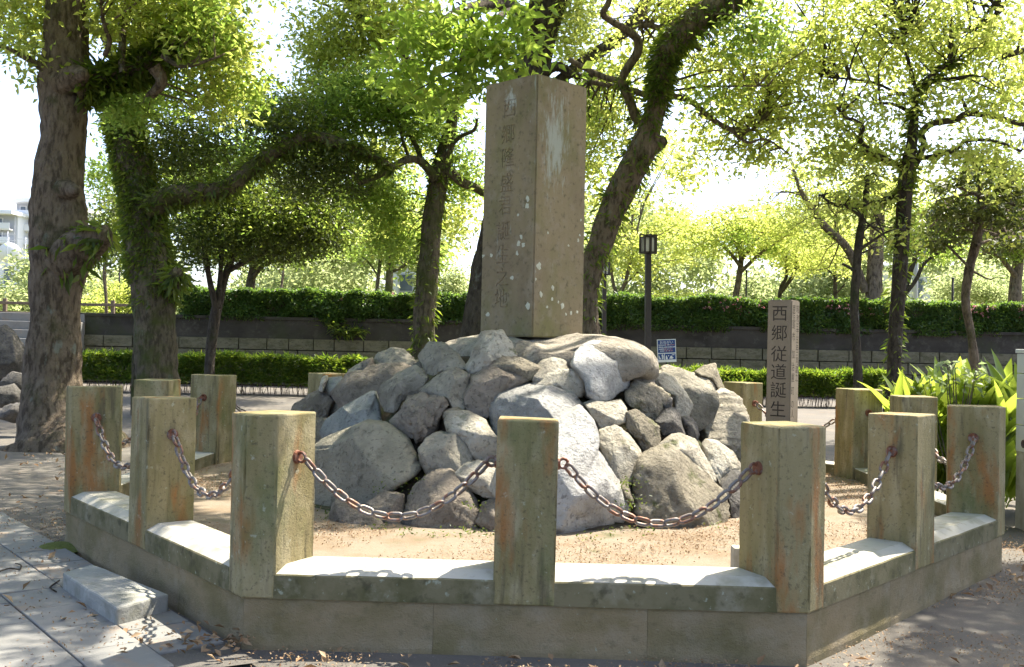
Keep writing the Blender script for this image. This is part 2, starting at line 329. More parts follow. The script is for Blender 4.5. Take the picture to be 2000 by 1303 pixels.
# ------------------------------------------------------------------ retaining wall: stone blocks below, concrete parapet above
wall = empty('retaining_wall', (0, WY, 0)); tag(wall, 'long mossy retaining wall of stone blocks under a dark concrete parapet', 'wall')
X0, X1 = at(118, 650, WY).x, 34.0
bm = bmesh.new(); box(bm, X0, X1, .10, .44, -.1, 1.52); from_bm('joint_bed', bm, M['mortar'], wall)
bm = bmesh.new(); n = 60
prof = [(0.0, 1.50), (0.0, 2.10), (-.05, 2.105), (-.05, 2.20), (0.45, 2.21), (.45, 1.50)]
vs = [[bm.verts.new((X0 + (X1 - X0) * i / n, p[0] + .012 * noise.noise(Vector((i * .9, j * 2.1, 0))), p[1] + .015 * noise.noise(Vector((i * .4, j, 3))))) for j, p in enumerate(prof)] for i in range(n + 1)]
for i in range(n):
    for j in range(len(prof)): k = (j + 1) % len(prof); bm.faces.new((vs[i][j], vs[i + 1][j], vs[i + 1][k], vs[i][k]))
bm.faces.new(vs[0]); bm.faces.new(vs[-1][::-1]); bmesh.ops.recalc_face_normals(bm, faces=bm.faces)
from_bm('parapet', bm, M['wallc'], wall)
blk = []
for s in range(4):
    bm = bmesh.new(); box(bm, -.5, .5, -.5, .5, -.5, .5)
    bmesh.ops.subdivide_edges(bm, edges=bm.edges, cuts=1, use_grid_fill=True)
    for v in bm.verts: v.co += Vector((noise.noise(v.co * 2 + Vector((s * 9, 0, 0))) * .05, noise.noise(v.co * 2.3 + Vector((0, s * 5, 0))) * .22, noise.noise(v.co * 2 + Vector((0, 0, s * 7))) * .05))
    me = bpy.data.meshes.new('block'); bm.to_mesh(me); bm.free(); me.materials.append(M['wallb']); blk.append(me)
rr = random.Random(3)
for c in range(4):
    x = X0 - rr.random() * .4; h = .375
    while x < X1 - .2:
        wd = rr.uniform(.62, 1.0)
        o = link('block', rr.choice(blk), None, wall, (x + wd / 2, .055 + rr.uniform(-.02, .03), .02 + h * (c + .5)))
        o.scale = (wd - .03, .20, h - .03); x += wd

# ------------------------------------------------------------------ paved path with loose slabs
path = empty('paved_path', (0, 0, 0)); tag(path, kind='structure')
a, b, d1, n1 = side(0)                                   # front-left diagonal side: a is the front-left corner, d1 runs away along it
d1 = -d1; od = -n1                                       # towards the viewer along the side; outwards from it
bm0 = {}
def slab_obj(c, lx, ly, ang, top):
    bm = bmesh.new(); box(bm, -lx / 2, lx / 2, -ly / 2, ly / 2, -.06, 0, bev=.006)
    o = from_bm('slab', bm, M['slab'], path, (c.x, c.y, top)); o.rotation_euler = (rr.uniform(-.004, .004), rr.uniform(-.004, .004), ang); return o
ang = math.atan2(d1.y, d1.x); base = a + od * .02
for i in range(-9, 1):                                   # rows along the side
    for j in range(0, 9):
        lx, ly = .46, .34
        u, v = -.30 + i * lx + (.23 if j % 2 else 0), .20 + j * ly
        c = base + d1 * u + od * v
        if u + .23 > .42 - j * .12 or v > 2.9: continue
        slab_obj(c, lx - .008, ly - .008, ang, .030 + rr.uniform(-.003, .003))
bm = bmesh.new()
pc = [base + d1 * .3 + od * .02, base + d1 * -.3 + od * 3.2, base + d1 * -4.4 + od * 3.2, base + d1 * -4.4 + od * .02]
bm.faces.new([bm.verts.new((p.x, p.y, .016)) for p in pc]); bmesh.ops.recalc_face_normals(bm, faces=bm.faces)
from_bm('joint_sand', bm, M['ground'], path)
# ------------------------------------------------------------------ the octagonal fence: plinth, kerb stones, posts, chains
SIDE = ['front left', 'left', 'back left', 'back', 'back right', 'right', 'front right', 'front']          # side k runs from corner k to k+1
CORNER = ['front left', 'left front', 'left back', 'rear left', 'rear right', 'right back', 'right front', 'front right']
W, T = 0.306, 0.302
pl = empty('fence_plinth', (OCX, OCY, 0)); tag(pl, 'low octagonal rough concrete plinth carrying the stone posts', 'plinth')
P_o, P_i = inset(.016), inset(.30)
for k in range(8):
    for h in (0, 1, 2):
        t0, t1 = [(0, .28), (.28, .66), (.66, 1)][h]
        k2 = (k + 1) % 8
        lerp = lambda A, B, t: A + (B - A) * t
        d = (OV[k2] - OV[k]).normalized()
        p = [lerp(P_o[k], P_o[k2], t0) + d * .0008, lerp(P_o[k], P_o[k2], t1) - d * .0008, lerp(P_i[k], P_i[k2], t1) - d * .0008, lerp(P_i[k], P_i[k2], t0) + d * .0008]
        p = [Vector((q.x - OCX, q.y - OCY)) for q in p]
        # a subdivided, slightly wavering block
        bm = bmesh.new(); nL = 10
        rows = []
        for i in range(nL + 1):
            t = i / nL; o_, i_ = lerp(p[0], p[1], t), lerp(p[3], p[2], t)
            wv = .006 * noise.noise(Vector((o_.x * 3, o_.y * 3, k)))
            base = o_ + (o_ - i_).normalized() * (.006 + .010 * noise.noise(Vector((o_.x * 4, o_.y * 4, 5))))
            rows.append([bm.verts.new((base.x, base.y, -.12)), bm.verts.new((base.x, base.y, .02)), bm.verts.new((o_.x, o_.y, .07)), bm.verts.new((o_.x, o_.y, .238 + wv * .3)), bm.verts.new((o_.x + (i_ - o_).x * .02, o_.y + (i_ - o_).y * .02, .2505)),
                         bm.verts.new((i_.x, i_.y, .2505)), bm.verts.new((i_.x, i_.y, -.12))])
        for i in range(nL):
            for j in range(7): q = (j + 1) % 7; bm.faces.new((rows[i][j], rows[i + 1][j], rows[i + 1][q], rows[i][q]))
        bm.faces.new(rows[0]); bm.faces.new(rows[-1][::-1]); bmesh.ops.recalc_face_normals(bm, faces=bm.faces)
        from_bm('plinth_block', bm, M['plinth'], pl)

def post_obj(plan, c, name, label, group):
    e = empty(name, (c.x, c.y, ZB)); tag(e, label, 'post', group)
    bm = bmesh.new(); prism(bm, [(p.x - c.x, p.y - c.y) for p in plan], 0, ZT - ZB, bev=.009)
    bmesh.ops.recalc_face_normals(bm, faces=bm.faces)
    H_ = ZT - ZB
    for i in range(1, 22):
        bmesh.ops.bisect_plane(bm, geom=bm.verts[:] + bm.edges[:] + bm.faces[:], plane_co=(0, 0, H_ * i / 22), plane_no=(0, 0, 1))
    sd = Vector((c.x * 3.1, c.y * 2.7, 0)); cor = [Vector((p.x - c.x, p.y - c.y)) for p in plan]
    for v in bm.verts:                                    # worn, chipped arrises
        q = Vector((v.co.x, v.co.y)); dm = min((q - k).length for k in cor); top = H_ - v.co.z
        if dm < .0072 or top < .004:
            k = max(0, noise.noise(Vector((q.x * 9, q.y * 9, v.co.z * 7)) + sd) - .05) + .6 * max(0, noise.noise(Vector((q.x * 30, q.y * 30, v.co.z * 26)) + sd) - .15)
            v.co.x -= q.x * k * .11; v.co.y -= q.y * k * .11
            if top < .004: v.co.z -= k * .012
    from_bm('shaft', bm, M['post'], e)
    e.rotation_euler = (rr.uniform(-.006, .006), rr.uniform(-.006, .006), 0)
    return e
bm = bmesh.new()
bmesh.ops.create_cone(bm, cap_ends=True, segments=16, radius1=.036, radius2=.032, depth=.014, matrix=Matrix.Translation((.007, 0, 0)) @ Matrix.Rotation(math.pi / 2, 4, 'Y'))
for i in range(12):                                       # the eye that carries the first link
    a0, a1 = 2 * math.pi * i / 12, 2 * math.pi * (i + 1) / 12
    for j in range(6):
        b0, b1 = 2 * math.pi * j / 6, 2 * math.pi * (j + 1) / 6
        f = lambda a, b: (.030 + (.024 + .0085 * math.cos(b)) * math.cos(a), .0085 * math.sin(b), (.024 + .0085 * math.cos(b)) * math.sin(a))
        bm.faces.new([bm.verts.new(f(*q)) for q in ((a0, b0), (a1, b0), (a1, b1), (a0, b1))])
bmesh.ops.remove_doubles(bm, verts=bm.verts, dist=1e-5); bmesh.ops.recalc_face_normals(bm, faces=bm.faces)
ANCH = bpy.data.meshes.new('chain_anchor'); bm.to_mesh(ANCH); bm.free(); ANCH.materials.append(M['rust'])
def anchor(e, p, d):
    o = link('chain_anchor', ANCH, None, e, (p.x - e.location.x, p.y - e.location.y, .945 - ZB)); o.rotation_euler = (0, 0, math.atan2(d.y, d.x))
corner_ends, mid_ends, posts = {}, {}, {}
LOOK_M = {'front': 'rust-stained and lichen-spotted', 'front left': 'grey-brown', 'front right': 'green-stained', 'left': 'half hidden', 'right': 'orange-streaked low-looking', 'back left': 'plain', 'back right': 'rusty-faced', 'back': 'hidden'}
for k in range(8):
    V = OV[k]; rad = (OCEN - V)
    da, db = (OV[(k - 1) % 8] - V).normalized(), (OV[(k + 1) % 8] - V).normalized()
    u = (da + db).normalized(); tg = Vector((-u.y, u.x))
    hw, dep = .1475, .386
    if tg.dot(db) < 0: tg = -tg
    ea, eb = V + da * (hw / abs(da.dot(tg))), V + db * (hw / abs(db.dot(tg)))
    plan = [ea, V, eb, V + u * dep + tg * hw, V + u * dep - tg * hw]
    e = post_obj(plan, V + u * .2, 'stone_post', f'five-sided stone post at the {CORNER[k]} corner of the fence', 'fence posts')
    posts['c%d' % k] = e
    pa, pb = (ea + plan[4]) / 2, (eb + plan[3]) / 2
    anchor(e, pa, -tg); anchor(e, pb, tg)
    corner_ends[k] = (pa - tg * .052, pb + tg * .052, eb, ea, tg)
for k in range(8):
    a, b, d, n = side(k); m = (a + b) / 2
    plan = [m - d * W / 2, m + d * W / 2, m + d * W / 2 + n * T, m - d * W / 2 + n * T]
    e = post_obj(plan, m + n * T / 2, 'stone_post', f'square stone post in the middle of the {SIDE[k]} side of the fence', 'fence posts')
    posts['m%d' % k] = e
    p0, p1 = m - d * W / 2 + n * T / 2, m + d * W / 2 + n * T / 2
    anchor(e, p0, -d); anchor(e, p1, d); mid_ends[k] = (p0 - d * .052, p1 + d * .052)
# kerb stones between the posts
for k in range(8):
    a, b, d, n = side(k); m = (a + b) / 2; L = (b - a).length
    for h in (0, 1):
        s0, s1 = (.12, L / 2 - W / 2 + .02) if h == 0 else (L / 2 + W / 2 - .02, L - .12)
        skew0, skew1 = (.155, 0) if h == 0 else (0, -.155)       # ends follow the corner post's flank
        c = a + d * (s0 + s1) / 2
        bm = bmesh.new()
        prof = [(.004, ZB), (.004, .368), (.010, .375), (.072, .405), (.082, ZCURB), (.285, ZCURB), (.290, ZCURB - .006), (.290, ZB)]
        rows = []
        nL = 8
        for i in range(nL + 1):
            t = i / nL; row = []
            for j, (q, z) in enumerate(prof):
                sk = (skew0 * (1 - t) + skew1 * t) * q / .3
                p = a + d * (s0 + (s1 - s0) * t + sk) + n * q
                wz = .004 * noise.noise(Vector((p.x * 5, p.y * 5, 1))) if j in (1, 2) else 0
                row.append(bm.verts.new((p.x - c.x, p.y - c.y, z + wz)))
            rows.append(row)
        for i in range(nL):
            for j in range(8):
                q = (j + 1) % 8; fc = bm.faces.new((rows[i][j], rows[i + 1][j], rows[i + 1][q], rows[i][q]))
                if j in (0, 1, 6): fc.material_index = 1        # flanks darkened for algae and for shade, top left pale
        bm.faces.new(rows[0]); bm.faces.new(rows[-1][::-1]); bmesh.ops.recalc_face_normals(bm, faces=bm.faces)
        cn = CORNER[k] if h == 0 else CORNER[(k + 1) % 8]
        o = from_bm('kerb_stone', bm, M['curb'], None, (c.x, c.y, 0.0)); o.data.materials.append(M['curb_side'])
        tag(o, f'kerb stone next to the {cn} corner post on the {SIDE[k]} side', 'kerb', 'fence kerb stones')
# chains
LL, LW, LR, PITCHL = .094, .058, .0092, .0745
bm = bmesh.new(); pth = []
hs = (LL - LW) / 2; rc = LW / 2 - LR
for i in range(7): a0 = -math.pi / 2 + math.pi * i / 6; pth.append((hs + rc * math.cos(a0), rc * math.sin(a0)))
for i in range(7): a0 = math.pi / 2 + math.pi * i / 6; pth.append((-hs + rc * math.cos(a0), rc * math.sin(a0)))
nP = len(pth); rg = []
for i, p in enumerate(pth):
    q0, q1 = Vector(pth[i - 1]), Vector(pth[(i + 1) % nP]); tn = (q1 - q0).normalized(); nr = Vector((tn.y, -tn.x))
    rg.append([bm.verts.new((p[0] + nr.x * LR * math.cos(b), p[1] + nr.y * LR * math.cos(b), LR * math.sin(b))) for b in [2 * math.pi * j / 6 for j in range(6)]])
for i in range(nP):
    for j in range(6): bm.faces.new((rg[i][j], rg[(i + 1) % nP][j], rg[(i + 1) % nP][(j + 1) % 6], rg[i][(j + 1) % 6]))
bmesh.ops.recalc_face_normals(bm, faces=bm.faces)
LINK = bpy.data.meshes.new('link'); bm.to_mesh(LINK); bm.free(); LINK.materials.append(M['chain']); LINK.polygons.foreach_set('use_smooth', np.ones(len(LINK.polygons), bool))
def chain(p, q, sag, label):
    A, B = Vector((p.x, p.y, .938)), Vector((q.x, q.y, .938)); N_ = 200
    e = empty('chain', tuple((A + B) / 2 - Vector((0, 0, sag)))); tag(e, label, 'chain', 'fence chains')
    pts = [A.lerp(B, i / N_) - Vector((0, 0, 4 * sag * (i / N_) * (1 - i / N_))) for i in range(N_ + 1)]
    cum = [0]
    for i in range(N_): cum.append(cum[-1] + (pts[i + 1] - pts[i]).length)
    n = max(3, round(cum[-1] / PITCHL)); pit = cum[-1] / n
    def pos(s):
        i = min(max(int(np.searchsorted(cum, s)) - 1, 0), N_ - 1); t = (s - cum[i]) / (cum[i + 1] - cum[i]); return pts[i].lerp(pts[i + 1], t)
    side_ = (B - A).normalized().cross(Vector((0, 0, 1)))
    tw = rr.uniform(-.5, .5)
    for i in range(n):
        c = pos((i + .5) * pit); tn = (pos(min((i + .9) * pit, cum[-1])) - pos((i + .1) * pit)).normalized()
        nn = tn.cross(side_).normalized(); ro = math.pi / 4 + (math.pi / 2 if i % 2 else 0) + tw * .6 + rr.uniform(-.12, .12)
        y = (side_ * math.cos(ro) + nn * math.sin(ro)).normalized(); z = tn.cross(y)
        o = link('link', LINK, None, e)
        o.matrix_local = Matrix((( tn.x, y.x, z.x, c.x - e.location.x), (tn.y, y.y, z.y, c.y - e.location.y), (tn.z, y.z, z.z, c.z - e.location.z), (0, 0, 0, 1)))
for k in range(8):
    sg = .285 if k in (7, 0, 6) else .25
    chain(corner_ends[k][1], mid_ends[k][0], sg, f'rusty sagging chain next to the {CORNER[k]} corner post on the {SIDE[k]} side')
    chain(mid_ends[k][1], corner_ends[(k + 1) % 8][0], sg, f'rusty sagging chain next to the {CORNER[(k + 1) % 8]} corner post on the {SIDE[k]} side')
# ground inside the fence
bm = bmesh.new(); vs = [bm.verts.new((p.x, p.y, ZIN)) for p in inset(.20)]
bm.faces.new(vs); bmesh.ops.recalc_face_normals(bm, faces=bm.faces)
if bm.faces[:][0].normal.z < 0: bmesh.ops.reverse_faces(bm, faces=bm.faces)
tag(from_bm('enclosure_ground', bm, M['gravel']), 'sandy ground dusted with fallen catkins inside the octagonal fence', kind='structure')
# stone step in front of the front-left side
c_, l_ = at(232, 1140, 6.0), None
a, b, d, n = side(0)
# ------------------------------------------------------------------ the rock mound
MC = Vector((0.14, 8.95)); MR0, MR1, MZ0, MZ1 = 2.12, .95, .30, 1.50
def cone_depth(px, py):
    """distance at which the ray through a pixel meets the mound's cone"""
    d = at(px, py, 1.0) - Vector((0, 0, EYE)); y = 5.6
    while y < 9.6:
        p = Vector((0, 0, EYE)) + d * y
        r = MR0 + (MR1 - MR0) * (p.z - MZ0) / (MZ1 - MZ0)
        if (Vector((p.x, p.y)) - MC).length < r or p.z < MZ0: return y
        y += .02
    return y
bm = bmesh.new(); rows = []
for j, (r, z) in enumerate([(2.05, .29), (1.85, .36), (1.6, .62), (1.3, .95), (1.0, 1.2), (.7, 1.42), (.3, 1.45)]):
    rows.append([bm.verts.new((MC.x + (r + .1 * noise.noise(Vector((math.cos(a) * 2, math.sin(a) * 2, j)))) * math.cos(a), MC.y + r * math.sin(a), z + (.05 * noise.noise(Vector((math.cos(a) * 3, math.sin(a) * 3, j + 9))) if j else 0))) for a in [2 * math.pi * i / 48 for i in range(48)]])
for j in range(len(rows) - 1):
    for i in range(48): bm.faces.new((rows[j][i], rows[j][(i + 1) % 48], rows[j + 1][(i + 1) % 48], rows[j + 1][i]))
bm.faces.new(rows[-1]); bmesh.ops.recalc_face_normals(bm, faces=bm.faces)
tag(from_bm('soil_mound', bm, M['soil'], smooth=True), 'dark mossy soil showing between the boulders of the mound', kind='structure')

def rock(poly, mat, label, depth=None, D=None, facets=11, rgh=.032, box_=.5, level=5, seed=0, flat_top=None, zoom=None, push=.35, pits=0.0, strata=0.0, grow=1.10):
    """boulder whose outline, seen from the front, follows poly; D is its half thickness in metres"""
    if zoom: poly = [(zoom[0] + x / zoom[2], zoom[1] + y / zoom[2]) for x, y in poly]
    xs, ys = [p[0] for p in poly], [p[1] for p in poly]
    # area centroid
    A = cx = cy = 0
    for i in range(len(poly)):
        x0, y0 = poly[i]; x1, y1 = poly[(i + 1) % len(poly)]; c = x0 * y1 - x1 * y0; A += c; cx += (x0 + x1) * c; cy += (y0 + y1) * c
    cx /= 3 * A; cy /= 3 * A
    lean = False
    wpx, hpx = max(xs) - min(xs), max(ys) - min(ys)
    if depth is None:
        dep = cone_depth(cx, cy)
        if D is None: D = max(.12, .40 * math.sqrt(wpx * hpx) * dep / F)
        depth = dep + D * push
        lean = True
    elif D is None: D = max(.12, .42 * math.sqrt(wpx * hpx) * depth / F)
    C = at(cx, cy, depth)
    tx = tz = 0.0                                             # lie back against the mound
    if lean: tx = max(-.7, min(.7, .85 * (C.x - MC.x) / max(.5, MC.y - C.y))); tz = .5
    L = [at(x, y, depth) - C for x, y in poly]; L = [(p.x * grow, p.z * grow) for p in L]
    angs = [math.atan2(p[1], p[0]) for p in L]
    def radius(th):
        best = 1e9
        ct, st = math.cos(th), math.sin(th)
        for i in range(len(L)):
            (x0, y0), (x1, y1) = L[i], L[(i + 1) % len(L)]
            ex, ey = x1 - x0, y1 - y0; den = ct * ey - st * ex
            if abs(den) < 1e-9: continue
            t = (x0 * ey - y0 * ex) / den; s = (x0 * st - y0 * ct) / den
            if t > 0 and -1e-6 <= s <= 1 + 1e-6: best = min(best, t)
        return best if best < 1e8 else .1
    tab = [radius(-math.pi + 2 * math.pi * i / 180) for i in range(180)]
    tab = [(tab[i - 1] + 2 * tab[i] + tab[(i + 1) % 180]) / 4 for i in range(180)]
    rg = random.Random(seed * 31 + 5); off = Vector((seed * 3.7, seed * 1.3, seed * 2.9))
    bm = bmesh.new(); bmesh.ops.create_icosphere(bm, subdivisions=level, radius=1)
    size = math.sqrt(wpx * hpx) * depth / F
    planes = []
    for i in range(facets):
        n = Vector((rg.uniform(-.95, .95), rg.uniform(-1, -.25), rg.uniform(-.6, 1.0))).normalized(); planes.append((n, max(rg.uniform(.60, .86), .97 * math.hypot(n.x, n.z))))
    for v in bm.verts:
        s = v.co.copy(); rho = math.hypot(s.x, s.z)
        th = math.atan2(s.z, s.x); fi = (th + math.pi) / (2 * math.pi) * 180; i0 = int(fi) % 180; t = fi - int(fi)
        r = tab[i0] * (1 - t) + tab[(i0 + 1) % 180] * t
        rp = rho ** box_; yp = math.copysign(abs(s.y) ** box_, s.y)
        q = Vector((math.cos(th) * rp, yp, math.sin(th) * rp))            # boxy unit body
        nq = q + off
        q *= 1 + rgh * 3.2 * noise.noise(nq * 1.3) + rgh * 1.6 * noise.noise(nq * 2.9)
        for n, h in planes:                                               # fracture planes
            dd = q.dot(n) - h
            if dd > 0: q -= n * dd * .985
        p = Vector((q.x * r, q.y * D, q.z * r))
        nz = (p + off) / size
        k = noise.noise(nz * 5.3) * .30 - abs(noise.noise(nz * 8)) * .45 + noise.noise(nz * 17) * .22 + noise.noise(nz * 38) * .14
        vd = noise.voronoi(nz * 2.6)[0]; k -= .55 * math.exp(-(vd[1] - vd[0]) * 16)      # shallow cracks
        if pits: k -= pits * max(0, noise.noise(nz * 9 + Vector((5, 5, 5))) - .2) * 3.5
        if strata:
            zz_ = p.z / size * 16 + p.x / size * 1.5 + 1.2 * noise.noise(nz * 2.2); k += strata * (abs(zz_ % 2 - 1) - .5) * (.6 + .8 * abs(noise.noise(nz * 3)))
        p += p.normalized() * k * rgh * size
        p.y += p.x * tx + p.z * tz
        v.co = p
        if flat_top is not None and C.z + p.z > flat_top: v.co.z = flat_top - C.z + (p.z - flat_top + C.z) * .12
    o = from_bm('boulder', bm, M[mat], None, tuple(C), smooth=True)
    tag(o, label, 'boulder', 'boulders of the rock mound'); return o
Z1, Z2 = (560, 620, 2.832), (1020, 620, 2.832)
rock([(845, 700), (862, 668), (930, 652), (1000, 647), (1080, 651), (1170, 656), (1230, 668), (1262, 688), (1272, 715), (1268, 745), (1200, 765), (1050, 770), (890, 760), (845, 735)], 'r_cap', 'broad flat-topped boulder the inscribed pillar stands on', depth=8.95, D=1.0, facets=9, rgh=.022, box_=.36, grow=1.0, level=5, seed=1, flat_top=1.665)
